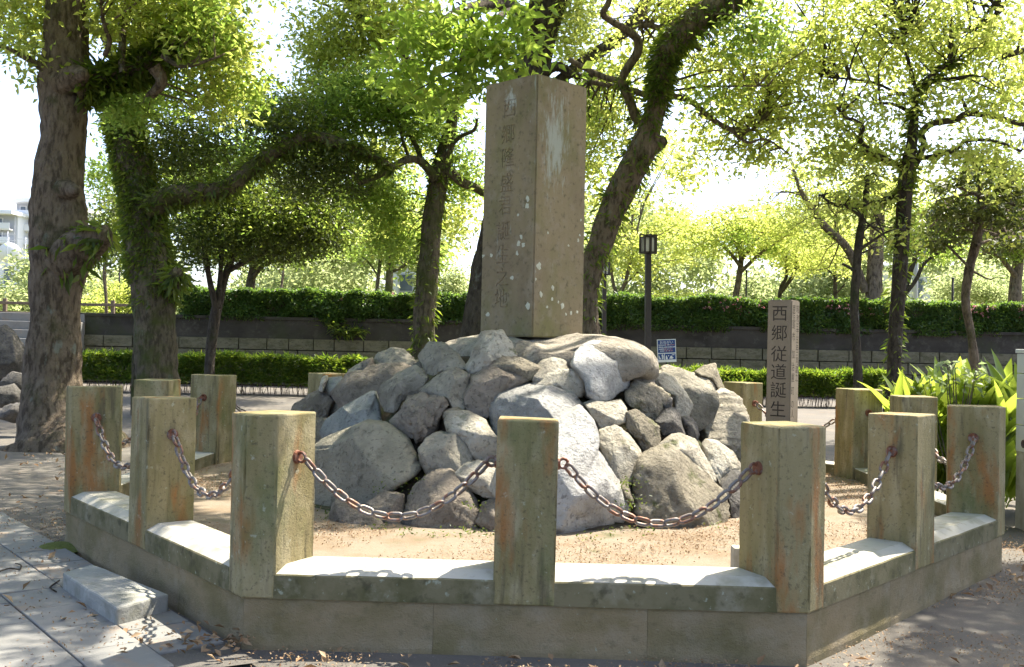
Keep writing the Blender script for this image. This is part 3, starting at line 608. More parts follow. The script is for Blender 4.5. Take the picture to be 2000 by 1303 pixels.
RK = [
 (Z1, [(40,800),(160,705),(420,597),(530,607),(655,672),(747,800),(735,830),(590,925),(430,1035),(330,1045),(230,1060),(150,1080),(60,1000)], 'r_flat', 'largest flat grey slab leaning at the lower left of the mound', dict(facets=4, rgh=.010, box_=.34, D=.24, level=5, push=.4, grow=1.08)),
 (Z1, [(175,640),(200,580),(290,510),(450,420),(485,418),(525,560),(530,620),(420,640),(300,660),(220,680)], 'r_blue', 'smooth bluish grey boulder resting above the large flat slab', dict(rgh=.015)),
 (Z1, [(10,500),(100,445),(180,415),(240,425),(265,450),(235,540),(160,660),(20,620)], 'r_brown', 'pitted brown boulder at the left foot of the mound', dict(pits=.5, rgh=.05)),
 (Z1, [(225,540),(275,410),(330,300),(400,252),(430,290),(470,360),(492,420),(420,450),(300,520)], 'r_grey', 'tall wedge-shaped boulder leaning right on the left flank', dict(facets=10)),
 (Z1, [(465,250),(490,205),(570,177),(640,190),(712,240),(720,275),(640,350),(560,400),(510,410),(480,360)], 'r_grey', 'upright rounded boulder on the upper left skyline of the mound', dict(facets=10)),
 (Z1, [(505,400),(540,360),(640,300),(700,272),(740,290),(777,340),(745,405),(640,465),(612,522),(560,517),(515,465)], 'r_grey', 'grey boulder with a mossy lower tip below the upper left skyline boulder', dict(facets=10, push=.1)),
 (Z1, [(722,215),(780,142),(850,138),(940,200),(990,275),(900,290),(820,314),(770,302),(748,262)], 'r_grey', 'egg-shaped boulder left of the pale angular block under the pillar', dict(rgh=.03, push=.2)),
 (Z1, [(742,402),(830,330),(930,278),(1012,320),(1000,370),(988,485),(960,503),(890,472),(800,445),(750,432)], 'r_grey', 'faceted boulder with a lit top right of the mossy-tipped boulder', dict(facets=12, push=.1)),
 (Z1, [(556,585),(630,520),(660,450),(740,425),(780,440),(875,440),(890,490),(850,560),(800,640),(720,708),(690,662),(600,618)], 'r_brown', 'knobbly pitted boulder at the centre of the left flank', dict(pits=.7, rgh=.06, push=.1)),
 (Z1, [(876,585),(905,535),(1000,530),(1090,575),(1155,660),(1160,770),(1090,800),(1000,735),(900,645)], 'r_pale', 'smooth pale boulder half behind the front middle post', dict(facets=8, rgh=.02)),
 (Z1, [(732,730),(760,680),(850,645),(930,650),(1000,720),(1033,790),(1010,825),(900,865),(780,860),(743,815)], 'r_grey', 'squat boulder with a lit cap right of the large flat slab', dict(facets=10)),
 (Z1, [(640,1145),(690,1000),(760,900),(830,858),(900,863),(950,920),(1000,980),(1055,1065),(1045,1165),(900,1200),(800,1205),(730,1185)], 'r_brown', 'big rounded boulder at the foot of the mound behind the left front chain', dict(facets=8, rgh=.03, level=5, push=.2)),
 (Z1, [(930,880),(990,818),(1060,803),(1160,828),(1240,900),(1200,990),(1100,985),(960,935)], 'r_pale', 'pale boulder beside the front middle post above the big rounded boulder', dict(facets=9)),
 (Z1, [(208,1195),(255,1028),(330,1038),(440,1060),(520,1130),(545,1195),(430,1215),(300,1205)], 'r_brown', 'small triangular boulder at the ground below the large flat slab', dict(facets=10, push=.1)),
 (Z1, [(440,1035),(540,978),(640,988),(648,1090),(640,1165),(560,1150),(480,1110)], 'r_brown', 'small brown stone tucked under the right tip of the flat slab', dict(facets=9)),
 (Z1, [(1050,1130),(1085,1040),(1170,1018),(1250,1100),(1240,1210),(1140,1230)], 'r_brown', 'brown stone at the ground mostly hidden by the front middle post', dict()),
 (Z1, [(987,420),(1012,322),(1110,280),(1200,288),(1310,308),(1325,350),(1250,400),(1180,480),(1110,548),(1030,543),(1000,492)], 'r_brown', 'wide brown boulder above the central bright monolith', dict(facets=10, rgh=.03)),
 (Z1, [(1005,250),(1030,190),(1075,90),(1110,80),(1190,80),(1240,150),(1265,212),(1150,240),(1090,295),(1020,305),(988,265)], 'r_pale', 'pale angular block leaning against the flat-topped boulder under the pillar', dict(facets=11, push=-.2)),
 (Z1, [(1080,280),(1140,220),(1230,210),(1300,228),(1388,270),(1365,335),(1320,355),(1250,320),(1120,300)], 'r_moss', 'dark low boulder under the pale angular block', dict(facets=9, push=0)),
 (Z1, [(198,398),(215,338),(300,328),(315,350),(285,415),(240,430)], 'r_blue', 'small blue-grey stone near the back left middle post', dict(level=3)),
 (Z1, [(178,405),(190,328),(216,323),(224,350),(208,410)], 'r_pale', 'thin pale stone sliver beside the small blue-grey stone', dict(level=3)),
 (Z1, [(400,250),(470,222),(485,290),(450,320),(425,290)], 'r_brown', 'small brown stone behind the upper left skyline boulder', dict(level=3, push=.6)),
 (Z1, [(695,265),(740,235),(775,300),(780,345),(740,330)], 'r_dark', 'small dark wedge stone below the egg-shaped boulder', dict(level=3)),
 (Z1, [(860,510),(940,495),(1000,520),(960,560),(880,570),(845,545)], 'r_moss', 'small mossy stone in a gap left of the smooth pale boulder', dict(level=3, push=.5)),
 (Z1, [(620,1120),(660,1050),(700,1080),(720,1180),(650,1190)], 'r_dark', 'small dark stone between the triangular and big rounded boulders', dict(level=3, push=.5)),
 (None, [(955,800),(972,766),(1030,751),(1080,755),(1122,768),(1142,797),(1140,832),(1112,872),(1000,885),(960,842)], 'r_gloss', 'bright grey block on top of the central monolith', dict(grow=1.02, facets=11, rgh=.02, D=.36, push=.3)),
 (None, [(995,850),(1060,832),(1140,800),(1160,828),(1173,865),(1168,882),(1184,906),(1216,950),(1231,995),(1222,1012),(1180,1034),(1110,1060),(1060,1060),(1000,1025),(983,930)], 'r_shiny', 'huge bright sloping monolith right of the front middle post', dict(grow=1.03, facets=8, rgh=.022, level=5, D=.42, push=.2)),
 (Z2, [(275,262),(296,200),(345,160),(400,138),(450,142),(505,200),(560,265),(592,340),(590,385),(540,405),(480,435),(395,450),(350,425),(335,350),(300,300)], 'r_shiny', 'tall glossy white pointed boulder right below the pillar', dict(facets=3, rgh=.02, push=.1)),
 (Z2, [(55,340),(70,300),(110,240),(180,220),(240,238),(258,292),(200,330),(100,360)], 'r_pale', 'small rounded boulder left of the glossy white pointed boulder', dict(level=3, facets=9)),
 (Z2, [(55,372),(130,303),(200,288),(290,293),(338,330),(348,412),(320,438),(250,420),(150,410)], 'r_pale', 'low pale boulder between the central monolith and the glossy pointed boulder', dict(facets=10)),
 (Z2, [(555,255),(640,226),(720,253),(745,300),(722,374),(620,370),(588,332)], 'r_brown', 'blocky brown boulder right of the glossy pointed boulder', dict(facets=11)),
 (Z2, [(570,412),(640,358),(700,362),(775,398),(815,440),(790,515),(740,563),(680,553),(620,523),(582,472)], 'r_moss', 'dark mossy lumpy boulder right of the glossy pointed boulder', dict(facets=10, rgh=.06)),
 (Z2, [(755,480),(810,433),(836,450),(828,505),(780,525)], 'r_dark', 'small dark tip of stone beside the mossy lumpy boulder', dict(level=3)),
 (Z2, [(733,340),(790,312),(850,338),(910,418),(948,480),(912,540),(850,535),(830,460),(770,400),(738,372)], 'r_pale', 'long pale boulder slanting down the right flank', dict(facets=9)),
 (Z2, [(742,287),(800,262),(870,283),(948,300),(935,325),(850,345),(790,325)], 'r_pale', 'thin flat stone on the right skyline below the blue notice', dict(level=3, push=.8)),
 (Z2, [(842,338),(950,308),(1040,313),(1112,350),(1124,412),(1050,435),(980,455),(920,445),(880,385)], 'r_pale', 'broad bright boulder on the upper right shoulder', dict(facets=9, D=.26)),
 (Z2, [(952,302),(1010,266),(1080,260),(1097,320),(1128,400),(1112,420),(1050,380)], 'r_moss', 'upright yellowish boulder behind the broad bright one at the right shoulder', dict(facets=10, push=.9)),
 (Z2, [(928,535),(960,470),(1060,430),(1150,418),(1230,460),(1272,540),(1282,605),(1240,705),(1180,745),(1090,715),(990,655),(985,595),(938,560)], 'r_strip', 'large layered boulder with horizontal ridges on the right flank', dict(facets=3, rgh=.03, push=-.9, strata=1.3)),
 (Z2, [(346,482),(400,460),(470,473),(550,463),(575,500),(562,575),(500,595),(440,625),(408,575)], 'r_pale', 'saddle-shaped pale boulder right of the bright grey block', dict(facets=8)),
 (Z2, [(572,530),(640,513),(700,558),(762,610),(768,682),(740,735),(680,745),(640,685),(578,612)], 'r_moss', 'brown boulder with moss streaks under the dark mossy one', dict(facets=10, rgh=.05)),
 (Z2, [(732,572),(800,513),(850,508),(882,545),(888,600),(905,655),(840,648),(770,648)], 'r_dark', 'dark angular stone left of a darker splinter on the right flank', dict(facets=12, rgh=.015)),
 (Z2, [(882,548),(940,558),(972,590),(984,650),(972,690),(910,658),(885,605)], 'r_dark', 'dark splinter of stone beside the layered boulder', dict(facets=11, rgh=.015, level=3)),
 (Z2, [(425,705),(438,640),(520,612),(600,658),(658,740),(642,825),(610,875),(550,915),(500,865),(458,785)], 'r_pale', 'bright egg-shaped boulder beside the huge monolith', dict(facets=9)),
 (Z2, [(620,870),(648,780),(720,738),(830,733),(930,800),(1060,900),(1132,980),(1138,1090),(1080,1172),(950,1218),(820,1203),(720,1133),(615,1050)], 'r_moss', 'huge rounded brownish boulder behind the right front chain', dict(facets=7, rgh=.03, level=5, pits=.3, push=.15)),
 (Z2, [(760,700),(830,658),(900,653),(970,688),(1012,760),(1058,860),(1060,910),(930,840),(830,760),(755,745)], 'r_pale', 'bright boulder rising behind the huge rounded brownish one', dict(facets=8, push=.5)),
 (Z2, [(997,712),(1030,678),(1080,688),(1180,758),(1222,830),(1205,885),(1070,905),(1030,820)], 'r_pale', 'slim pale boulder left of the front right corner post', dict(facets=9)),
 (Z2, [(1085,925),(1200,868),(1300,900),(1310,1100),(1240,1155),(1150,1140),(1120,1000)], 'r_dark', 'shaded dark boulder partly hidden by the front right corner post', dict()),
 (Z2, [(545,940),(590,915),(612,1000),(600,1060),(560,1010)], 'r_moss', 'small mossy stone in the gap left of the huge rounded boulder', dict(level=3)),
]
for i, (zm, poly, mat, lab, kw) in enumerate(RK): rock(poly, mat, lab, zoom=zm, seed=i + 2, **kw)
# flanks and rear of the mound, seen only from the side
rb = random.Random(5)
REAR = ['far left flank low', 'far left flank high', 'rear left low', 'rear left high', 'rear low', 'rear high', 'rear right low', 'rear right high', 'far right flank low', 'far right flank high']
for i, nm in enumerate(REAR):
    aa = R(190 - (i // 2) * 50); r, z = (1.85, .55) if i % 2 == 0 else (1.3, 1.05)
    c = Vector((MC.x + r * math.cos(aa), MC.y + abs(r * math.sin(aa)) + .1, z)); px, py = pix(c); q = F / c.y
    s1, s2 = .42 * q, .30 * q
    rock([(px + s1 * math.cos(t) * rb.uniform(.85, 1.1), py + s2 * math.sin(t) * rb.uniform(.85, 1.1)) for t in [k * math.pi / 5 for k in range(10)]], rb.choice(['r_grey', 'r_brown', 'r_pale']), f'grey boulder on the {nm} side of the mound, hidden from the front', depth=c.y, D=.36, seed=80 + i, level=3)

# ------------------------------------------------------------------ inscribed pillar and inscribed marker
def text_mesh(body, size, ext):
    cu = bpy.data.curves.new('glyph', 'FONT'); cu.body = body; cu.size = size; cu.extrude = ext; cu.align_x = 'CENTER'; cu.align_y = 'CENTER'; cu.resolution_u = 3
    o = bpy.data.objects.new('glyph', cu); COL.objects.link(o); bpy.context.view_layer.update()
    me = bpy.data.meshes.new_from_object(o.evaluated_get(bpy.context.evaluated_depsgraph_get())); bpy.data.objects.remove(o); bpy.data.curves.remove(cu)
    xs = [v.co.x for v in me.vertices]; ys = [v.co.y for v in me.vertices]
    if xs:
        mx, my = (min(xs) + max(xs)) / 2, (min(ys) + max(ys)) / 2
        for v in me.vertices: v.co.x -= mx; v.co.y -= my
    return me
def carve(target, glyphs, cutmat):
    """glyphs: (character, size, matrix) cut into the target's faces"""
    bm = bmesh.new()
    for ch, size, sx, Mx, ext in glyphs:
        me = text_mesh(ch, size, ext); me.transform(Matrix.Diagonal((sx, 1, 1, 1))); me.transform(Mx); bm.from_mesh(me); bpy.data.meshes.remove(me)
    bmesh.ops.remove_doubles(bm, verts=bm.verts, dist=1e-5)
    me = bpy.data.meshes.new('cutter'); bm.to_mesh(me); bm.free(); me.materials.append(cutmat)
    c = bpy.data.objects.new('cutter', me); COL.objects.link(c); bpy.context.view_layer.update(); c.matrix_world = target.matrix_world.copy()
    md = target.modifiers.new('carve', 'BOOLEAN'); md.operation = 'DIFFERENCE'; md.solver = 'EXACT'; md.object = c; md.use_self = True; md.material_mode = 'TRANSFER'
    bpy.context.view_layer.update()
    new = bpy.data.meshes.new_from_object(target.evaluated_get(bpy.context.evaluated_depsgraph_get()))
    target.modifiers.clear(); target.data = new; bpy.data.objects.remove(c); bpy.data.meshes.remove(me)
def face_matrix(p, nrm):
    z = nrm.normalized(); x = Vector((0, 0, 1)).cross(z).normalized(); y = z.cross(x)
    return Matrix((( x.x, y.x, z.x, p.x), (x.y, y.y, z.y, p.y), (x.z, y.z, z.z, p.z), (0, 0, 0, 1)))
def pillar(name, c, z0, z1, half0, half1, rot, label, cat, mat, peak=0.0):
    e = empty(name, (c.x, c.y, z0)); tag(e, label, cat); bm = bmesh.new()
    def ring(h, z): return [bm.verts.new((h * math.cos(rot + k * math.pi / 2), h * math.sin(rot + k * math.pi / 2), z)) for k in range(4)]
    lo, hi = ring(half0, 0), ring(half1, z1 - z0); bm.faces.new(lo[::-1])
    for k in range(4): bm.faces.new((lo[k], lo[(k + 1) % 4], hi[(k + 1) % 4], hi[k]))
    if peak:
        t = bm.verts.new((0, 0, z1 - z0 + peak))
        for k in range(4): bm.faces.new((hi[k], hi[(k + 1) % 4], t))
    else: bm.faces.new(hi)
    bmesh.ops.recalc_face_normals(bm, faces=bm.faces)
    bmesh.ops.bevel(bm, geom=[ed for ed in bm.edges if all(v.co.z > -1 for v in ed.verts)], offset=.010, segments=2, affect='EDGES')
    return e, from_bm('shaft', bm, M[mat], e)
D0 = 8.86
pc = at(1038, 648, D0); ptop = at(1050, 167, D0)
zt = at(1050, 143, D0 - .44).z
half = .5 * (at(1138, 648, D0).x - at(936, 648, D0).x); half1 = .5 * (at(1149, 168, D0).x - at(950, 166, D0).x)
mon, sh = pillar('inscribed_pillar', pc, 1.60, zt, half, half1, -math.pi / 2, 'tall square stone pillar with carved characters on top of the rock mound', 'monument', 'mon', peak=.02)
mon.rotation_euler = (0, math.atan2(.0, 1), 0)
sq = math.sqrt(.5)
nl = Vector((-sq, -sq, 0)); nr = Vector((sq, -sq, 0))
glyphs = []
ys = [212, 262, 307, 357, 402, 451, 497, 541, 583]; xs = [996, 993, 993, 990, 987, 984, 982, 981, 979]
Hh = zt - 1.60
for ch, px, py in zip('西郷隆盛君誕生之地', xs, ys):
    # intersect the pixel ray with the left face
    for it in range(1):
        best = None
        for k in range(400):
            y = D0 - .6 + k * .003; p = at(px, py, y); q = p - Vector((pc.x, pc.y, 1.60)); hh = (half + (half1 - half) * q.z / Hh) * sq
            if q.dot(nl) < hh: best = q; break
    glyphs.append((ch, .175, .95, face_matrix(best, nl), .007))
carve(sh, glyphs, M['mon'])
# lichen spots on the pillar
lr = random.Random(4)
spots = [(1031,388,6),(1030,402,6),(1012,420,4),(1018,462,5),(1013,477,6),(1022,478,6),(1010,495,5),(960,499,4),(944,500,4),(1000,543,5),(1052,520,8),(1056,575,6),(1032,597,7),(953,614,6),(1080,562,5),(1098,598,6),(1129,470,4),(1132,460,3),(1078,585,4),(1090,590,3),(1068,600,3),(1115,612,4),(1127,610,4),(1105,614,3),(1134,430,3),(1046,545,3),(1070,455,3),(1110,480,3)]
for px, py, r in spots:
    nrm = nl if px < 1042 else nr
    for k in range(500):
        y = D0 - .6 + k * .003; p = at(px, py, y); q = p - Vector((pc.x, pc.y, 1.60)); hh = (half + (half1 - half) * q.z / Hh) * sq
        if q.dot(nrm) < hh: break
    bm = bmesh.new(); rw = r * D0 / F * .85
    Mx = face_matrix(q + nrm * .002, nrm)
    ring = [bm.verts.new(Mx @ Vector((rw * math.cos(t) * lr.uniform(.55, 1.3), rw * math.sin(t) * lr.uniform(.6, 1.45), .0005))) for t in [k * 2 * math.pi / 10 for k in range(10)]]
    ctr = bm.verts.new(Mx @ Vector((0, 0, .003)))
    for k in range(10): bm.faces.new((ring[k], ring[(k + 1) % 10], ctr))
    from_bm('lichen_spot', bm, M['lichen'], mon)
# marker stone
DM = 9.6
e1, e2, e3 = at(1496, 700, DM), at(1537, 700, DM), at(1566, 700, DM)
mtop = at(1537, 586, DM).z; ce = at(1529, 700, DM + .08)
rotm = -math.pi / 2 + R(8); hm = .162
mk, ms = pillar('inscribed_marker', ce, .26, mtop, hm * 1.02, hm, rotm + R(4), 'slender square stone marker with black painted characters right of the mound', 'stone marker', 'mark')
aL = rotm + R(4) - math.pi / 4; aR = rotm + R(4) + math.pi / 4
nL, nR = Vector((math.cos(aL), math.sin(aL), 0)), Vector((math.cos(aR), math.sin(aR), 0))
g2 = []; inr = hm * sq
for ch, py in zip('西郷従道誕生', [612, 650, 691, 726, 762, 799]):
    z = at(1516, py, DM - .05).z - .26
    g2.append((ch, .158, 1.0, face_matrix(nL * inr * 1.01 + Vector((0, 0, z)), nL), .008))
tR = Vector((0, 0, 1)).cross(nR).normalized()
for ch, py in zip('鹿児島市加治屋町の人', [604, 620, 634, 658, 692, 716, 738, 764, 790, 808]):
    g2.append((ch, .088, 1.0, face_matrix(nR * inr * 1.01 - tR * .055 + Vector((0, 0, at(1550, py, DM).z - .26)), nR), .006))
for ch, py in zip('昭和三十五年三月建之', [604, 622, 638, 648, 664, 680, 694, 706, 722, 738]):
    g2.append((ch, .078, 1.0, face_matrix(nR * inr * 1.01 + tR * .055 + Vector((0, 0, at(1560, py, DM).z - .26)), nR), .006))
carve(ms, g2, M['ink'])
# ------------------------------------------------------------------ leaves
def in_poly(x, y, poly):
    c = np.zeros(len(x), bool); n = len(poly)
    for i in range(n):
        (x0, y0), (x1, y1) = poly[i], poly[(i + 1) % n]
        if y0 == y1: continue
        c ^= ((y0 > y) != (y1 > y)) & (x < (x1 - x0) * (y - y0) / (y1 - y0) + x0)
    return c
# crown gaps shaped to let sun onto the ground (plan positions at kerb height)
GAPS = [[(-1.75, 4.9), (1.9, 4.9), (2.3, 5.9), (2.6, 7.4), (2.9, 10.5), (0.1, 10.5), (-.1, 8.2), (-.7, 7.0), (-1.35, 6.7), (-2.1, 6.2)],
        [(3.0, 7.9), (7, 7.9), (7.5, 11), (3.2, 11)],
        [(-3.3, 4.4), (-2.0, 4.4), (-1.8, 4.7), (-2.3, 4.95), (-3.5, 5.0)],
        [(-4.6, 7.6), (-3.8, 7.9), (-4.4, 8.5), (-5.4, 8.1)], [(-2.2, 7.4), (-1.5, 7.5), (-1.7, 8.1), (-2.4, 7.9)], [(-5.6, 6.6), (-4.7, 6.4), (-4.6, 6.9), (-5.4, 7.1)], [(1.4, 3.6), (2.6, 3.8), (2.3, 4.4), (1.7, 4.5)],
        [(-1.3, 8.6), (-.6, 8.4), (-.4, 9.1), (-1.0, 9.3)], [(-3.0, 9.4), (-2.2, 9.2), (-2.4, 9.8)]]
def blocked(P):
    qx = P[:, 0] - (P[:, 2] - .4) * KX; qy = P[:, 1] - (P[:, 2] - .4) * KY
    hit = np.zeros(len(P), bool)
    for g in GAPS: hit |= in_poly(qx, qy, g)
    return hit & (P[:, 2] > 2.5) & (P[:, 1] < 26)
def leaf_mesh(name, C, size, mat, parent, base, aspect=.46, up=.55, droop=.35, outdir=None, jit=.3, fold=.12):
    n = len(C)
    if n == 0: return None
    rng = RNG
    a = rng.normal(size=(n, 3)); a[:, 2] *= .6; a[:, 2] -= droop
    if outdir is not None: a += outdir
    a /= np.linalg.norm(a, axis=1)[:, None]
    nn = rng.normal(size=(n, 3)); nn[:, 2] = np.abs(nn[:, 2]) * .7 + up
    nn -= a * np.sum(nn * a, 1)[:, None]; nn /= np.linalg.norm(nn, axis=1)[:, None] + 1e-9
    s = np.cross(a, nn)
    L = (np.asarray(size) * rng.uniform(1 - jit, 1 + jit, n))[:, None]; Wd = L * aspect * .5
    V = np.empty((n, 4, 3), np.float32)
    V[:, 0] = C; V[:, 2] = C + a * L - nn * L * .08
    mid = C + a * L * .45
    V[:, 1] = mid + s * Wd + nn * L * fold; V[:, 3] = mid - s * Wd + nn * L * fold
    V = V.reshape(-1, 3) - np.asarray(base, np.float32)
    k = np.arange(n)[:, None] * 4
    Fc = np.concatenate([k + np.array([[0, 1, 2]]), k + np.array([[0, 2, 3]])], 1).reshape(-1, 3)
    return link(name, mesh_np(name, V, Fc, 3), mat, parent)
def blob_points(blobs, leaf, lai, per=14, crad=.30, flat=.5, keep=None):
    """leaf positions and cluster centres for ellipsoids given as (px, py, rx, ry, distance, half depth[, density])"""
    out, cl = [], []
    for b in blobs:
        cx, cy, rx, ry, dep, rd = b[:6]; k = b[6] if len(b) > 6 else 1.0
        c = at(cx, cy, dep); RX, RZ = rx * dep / F, ry * dep / F
        nl = int(1.18 * lai * k * math.pi * RX * RZ / (.5 * leaf * leaf * .46 * .55)); nc = max(3, nl // per)
        d = RNG.normal(size=(nc, 3)); d /= np.linalg.norm(d, axis=1)[:, None]; r = RNG.uniform(0, 1, nc) ** (1 / 2.2)
        # uneven outline
        lump = 1 + .25 * np.sin(d[:, 0] * 5 + cx) * np.cos(d[:, 2] * 6 + cy)
        cc = np.array(c) + d * (r * lump)[:, None] * np.array([RX, rd, RZ])
        cl.append(cc)
        p = np.repeat(cc, per, 0); q = RNG.normal(size=p.shape) * crad * np.array([1, 1, flat]) * .6
        out.append(p + q)
    P, Cc = np.concatenate(out), np.concatenate(cl)
    if keep is None: P = P[~blocked(P)]; Cc = Cc[~blocked(Cc)]
    # nothing below the ground or through the monument
    ok = (P[:, 2] > .3) & ~((np.abs(P[:, 0] - .2) < .6) & (np.abs(P[:, 1] - 8.9) < .6) & (P[:, 2] < 4.2))
    return P[ok], Cc
def ferns(path_px, dep, n, length, r0=1.0, mat='fern', parent=None, base=(0, 0, 0), name='ferns', down=.2, topside=False, span=(0, 1)):
    """narrow blades growing from a limb"""
    pts, rad = path_px
    t = RNG.uniform(span[0] * (len(pts) - 1.001), span[1] * (len(pts) - 1.001), n); i = t.astype(int); f = (t - i)[:, None]
    P = np.array([tuple(p) for p in pts]); Rr = np.array(rad)
    c = P[i] * (1 - f) + P[i + 1] * f; r = (Rr[i] * (1 - f[:, 0]) + Rr[i + 1] * f[:, 0])
    ax = P[i + 1] - P[i]; ax /= np.linalg.norm(ax, axis=1)[:, None]
    d = RNG.normal(size=(n, 3)); d -= ax * np.sum(d * ax, 1)[:, None]; d /= np.linalg.norm(d, axis=1)[:, None]
    if topside: d[:, 2] = np.abs(d[:, 2])
    c = c + d * (r * .97 * r0)[:, None]
    return leaf_mesh(name, c, length, M[mat], parent, base, aspect=.26, up=.2, droop=down + .5, outdir=d * .9, jit=.5, fold=.05)
def tree(name, label, base_px, limbs, bark, crowns=(), seg=10, dep=20.0, group=None, rough=.12, twigs=60, fern=(), ztop=0.0, ts=1.0, bs=1.0):
    """limbs: (list of (px, py, radius px), depth change at the tip); crowns: (material, leaf size, lai, blobs, options)"""
    b = at(base_px[0], base_px[1], dep); b.z = ztop
    e = empty(name, tuple(b)); tag(e, label, 'tree', group)
    tb = TB(); br = TB(); allp = []; first = True; paths = []
    for pts, dd in limbs:
        P, Rr = [], []
        for i, (x, y, r) in enumerate(pts):
            y_ = dep + dd * i / max(1, len(pts) - 1); P.append(at(x, y, y_) - b); Rr.append(r * (ts if first else bs) * y_ / F)
        if first and P[0].z > -.05: P.insert(0, Vector((P[0].x, P[0].y, -.25))); Rr.insert(0, Rr[0] * 1.12)
        sp, sr_ = smooth_path(P, Rr, 5); paths.append(([p + b for p in sp], sr_)); allp += [p + b for p in sp]
        (tb if first else br).tube(P, Rr, seg=(20 if first and Rr[0] > .2 else seg) if first else max(5, seg - 2), sub=8 if first else 5, rough=rough, nscale=3.0 if Rr[0] > .15 else 6)
        first = False
    P_all = []
    for (mt, lf, lai, blobs, opt) in crowns:
        P, Cc = blob_points(blobs, lf, lai, **opt); P_all.append(Cc)
        leaf_mesh('crown', P, lf, M[mt], e, b)
    if P_all and twigs:
        Cc = np.concatenate(P_all); A = np.array([tuple(p) for p in allp[len(paths[0][0]) // 2:]])
        for i in RNG.choice(len(Cc), min(twigs, len(Cc)), replace=False):
            c = Cc[i]; dist = np.linalg.norm(A - c, axis=1); s = A[np.argmin(dist + RNG.uniform(0, .8, len(A)))]
            ln = np.linalg.norm(c - s)
            if ln < .25 or ln > 4.5: continue
            s, c = Vector(s) - b, Vector(c) - b; m1 = s.lerp(c, .4) + Vector(RNG.normal(size=3) * ln * .08) + Vector((0, 0, ln * .06)); m2 = s.lerp(c, .75) + Vector(RNG.normal(size=3) * ln * .07)
            br.tube([s, m1, m2, c], [.010 + .008 * ln, .007 + .006 * ln, .006 + .003 * ln, .003], seg=4, sub=2)
    tb.build('trunk', M[bark], e)
    if br.v: br.build('branches', M[bark], e)
    for li, n, length, kw in fern: ferns(paths[li], dep, n, length, parent=e, base=b, **kw)
    return e

# --- big camphor at the left edge
tree('camphor_tree', 'massive rough-barked camphor tree at the left edge of the scene', (115, 870),
     [([(118, 876, 122), (116, 862, 98), (110, 835, 76), (104, 795, 62), (102, 740, 52), (104, 670, 48), (108, 600, 48), (113, 540, 51), (119, 480, 56), (118, 430, 53), (115, 380, 50), (118, 320, 46), (124, 240, 44), (126, 160, 47), (126, 90, 43), (129, 20, 40), (130, -60, 38), (135, -180, 34), (150, -320, 26)], .3),
      ([(120, 515, 44), (155, 488, 42), (180, 470, 34), (198, 462, 26), (208, 459, 12)], -.4), ([(112, 372, 24), (130, 371, 20), (144, 372, 14), (150, 373, 5)], -.35), ([(122, 165, 30), (146, 152, 26), (158, 147, 18), (164, 145, 6)], -.4),
      ([(140, 175, 34), (180, 160, 26), (230, 148, 23), (290, 122, 21), (340, 86, 18), (380, 30, 15), (405, -40, 12), (430, -160, 8)], .8),
      ([(95, 140, 9), (60, 118, 7), (25, 100, 5), (-30, 78, 4)], -.3), ([(240, 145, 8), (238, 100, 8), (242, 50, 7), (252, -20, 5)], .6), ([(205, 108, 5), (214, 80, 5), (204, 50, 4), (196, 10, 3)], -.4),
      ([(320, 110, 7), (360, 130, 4), (430, 110, 2)], -.6), ([(300, 130, 14), (316, 160, 12), (290, 190, 8)], .2)], 'bark',
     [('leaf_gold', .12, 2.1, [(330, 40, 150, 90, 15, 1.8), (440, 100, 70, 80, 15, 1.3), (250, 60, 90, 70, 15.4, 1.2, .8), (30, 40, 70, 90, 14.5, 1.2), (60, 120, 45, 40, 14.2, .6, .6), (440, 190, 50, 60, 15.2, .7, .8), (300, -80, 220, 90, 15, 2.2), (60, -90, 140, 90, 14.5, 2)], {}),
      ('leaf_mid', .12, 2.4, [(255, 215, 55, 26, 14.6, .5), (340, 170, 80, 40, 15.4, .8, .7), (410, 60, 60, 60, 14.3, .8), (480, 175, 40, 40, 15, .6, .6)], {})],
     dep=14.3, twigs=90, rough=.16, seg=10,
     fern=[(4, 2200, .20, dict(down=0, span=(.05, .75))), (1, 140, .22, {})])
# --- fern-clad camphor
tree('camphor_tree', 'camphor tree with fern-covered trunk and long arching side limb', (308, 800),
     [([(312, 815, 46), (308, 750, 40), (305, 690, 39), (302, 630, 41), (300, 565, 45), (290, 500, 42), (280, 430, 38), (266, 350, 34), (250, 280, 32), (240, 235, 33), (240, 205, 20), (268, 190, 12), (300, 172, 10)], .5),
      ([(280, 410, 26), (325, 386, 22), (380, 377, 19), (440, 368, 17), (500, 322, 15), (560, 284, 14), (610, 267, 13), (680, 285, 11), (722, 301, 9), (770, 330, 6)], 1.0),
      ([(275, 225, 14), (300, 190, 11), (322, 150, 9), (340, 120, 8)], -.6), ([(330, 560, 20), (342, 545, 16), (346, 530, 10)], -.5),
      ([(262, 830, 8), (263, 740, 7), (268, 640, 7), (272, 560, 6)], .2)], 'bark_moss',
     [('leaf_dark', .10, 2.0, [(360, 280, 110, 80, 21, 1.2, .8), (560, 240, 110, 50, 21, 1.0, .8), (620, 330, 110, 60, 21.5, 1.2)], {}),
      ('leaf_near', .13, 2.4, [(265, 205, 60, 28, 19.3, .5), (250, 240, 40, 24, 19.2, .4, .7)], {}),
      ('leaf_mid', .12, 1.9, [(520, 220, 90, 55, 22, 1.2, .6), (430, 300, 80, 70, 22, 1.0, .6), (200, 330, 50, 60, 22, .7, .5), (250, -150, 300, 120, 21, 3.2, .8), (-100, -60, 160, 140, 20, 3, .8)], {})],
     dep=20, twigs=70, rough=.16, fern=[(0, 8500, .135, dict(down=.5, span=(.42, .86))), (0, 350, .13, dict(down=.4, span=(.34, .43))), (1, 1700, .18, dict(down=.25)), (3, 160, .26, {})])
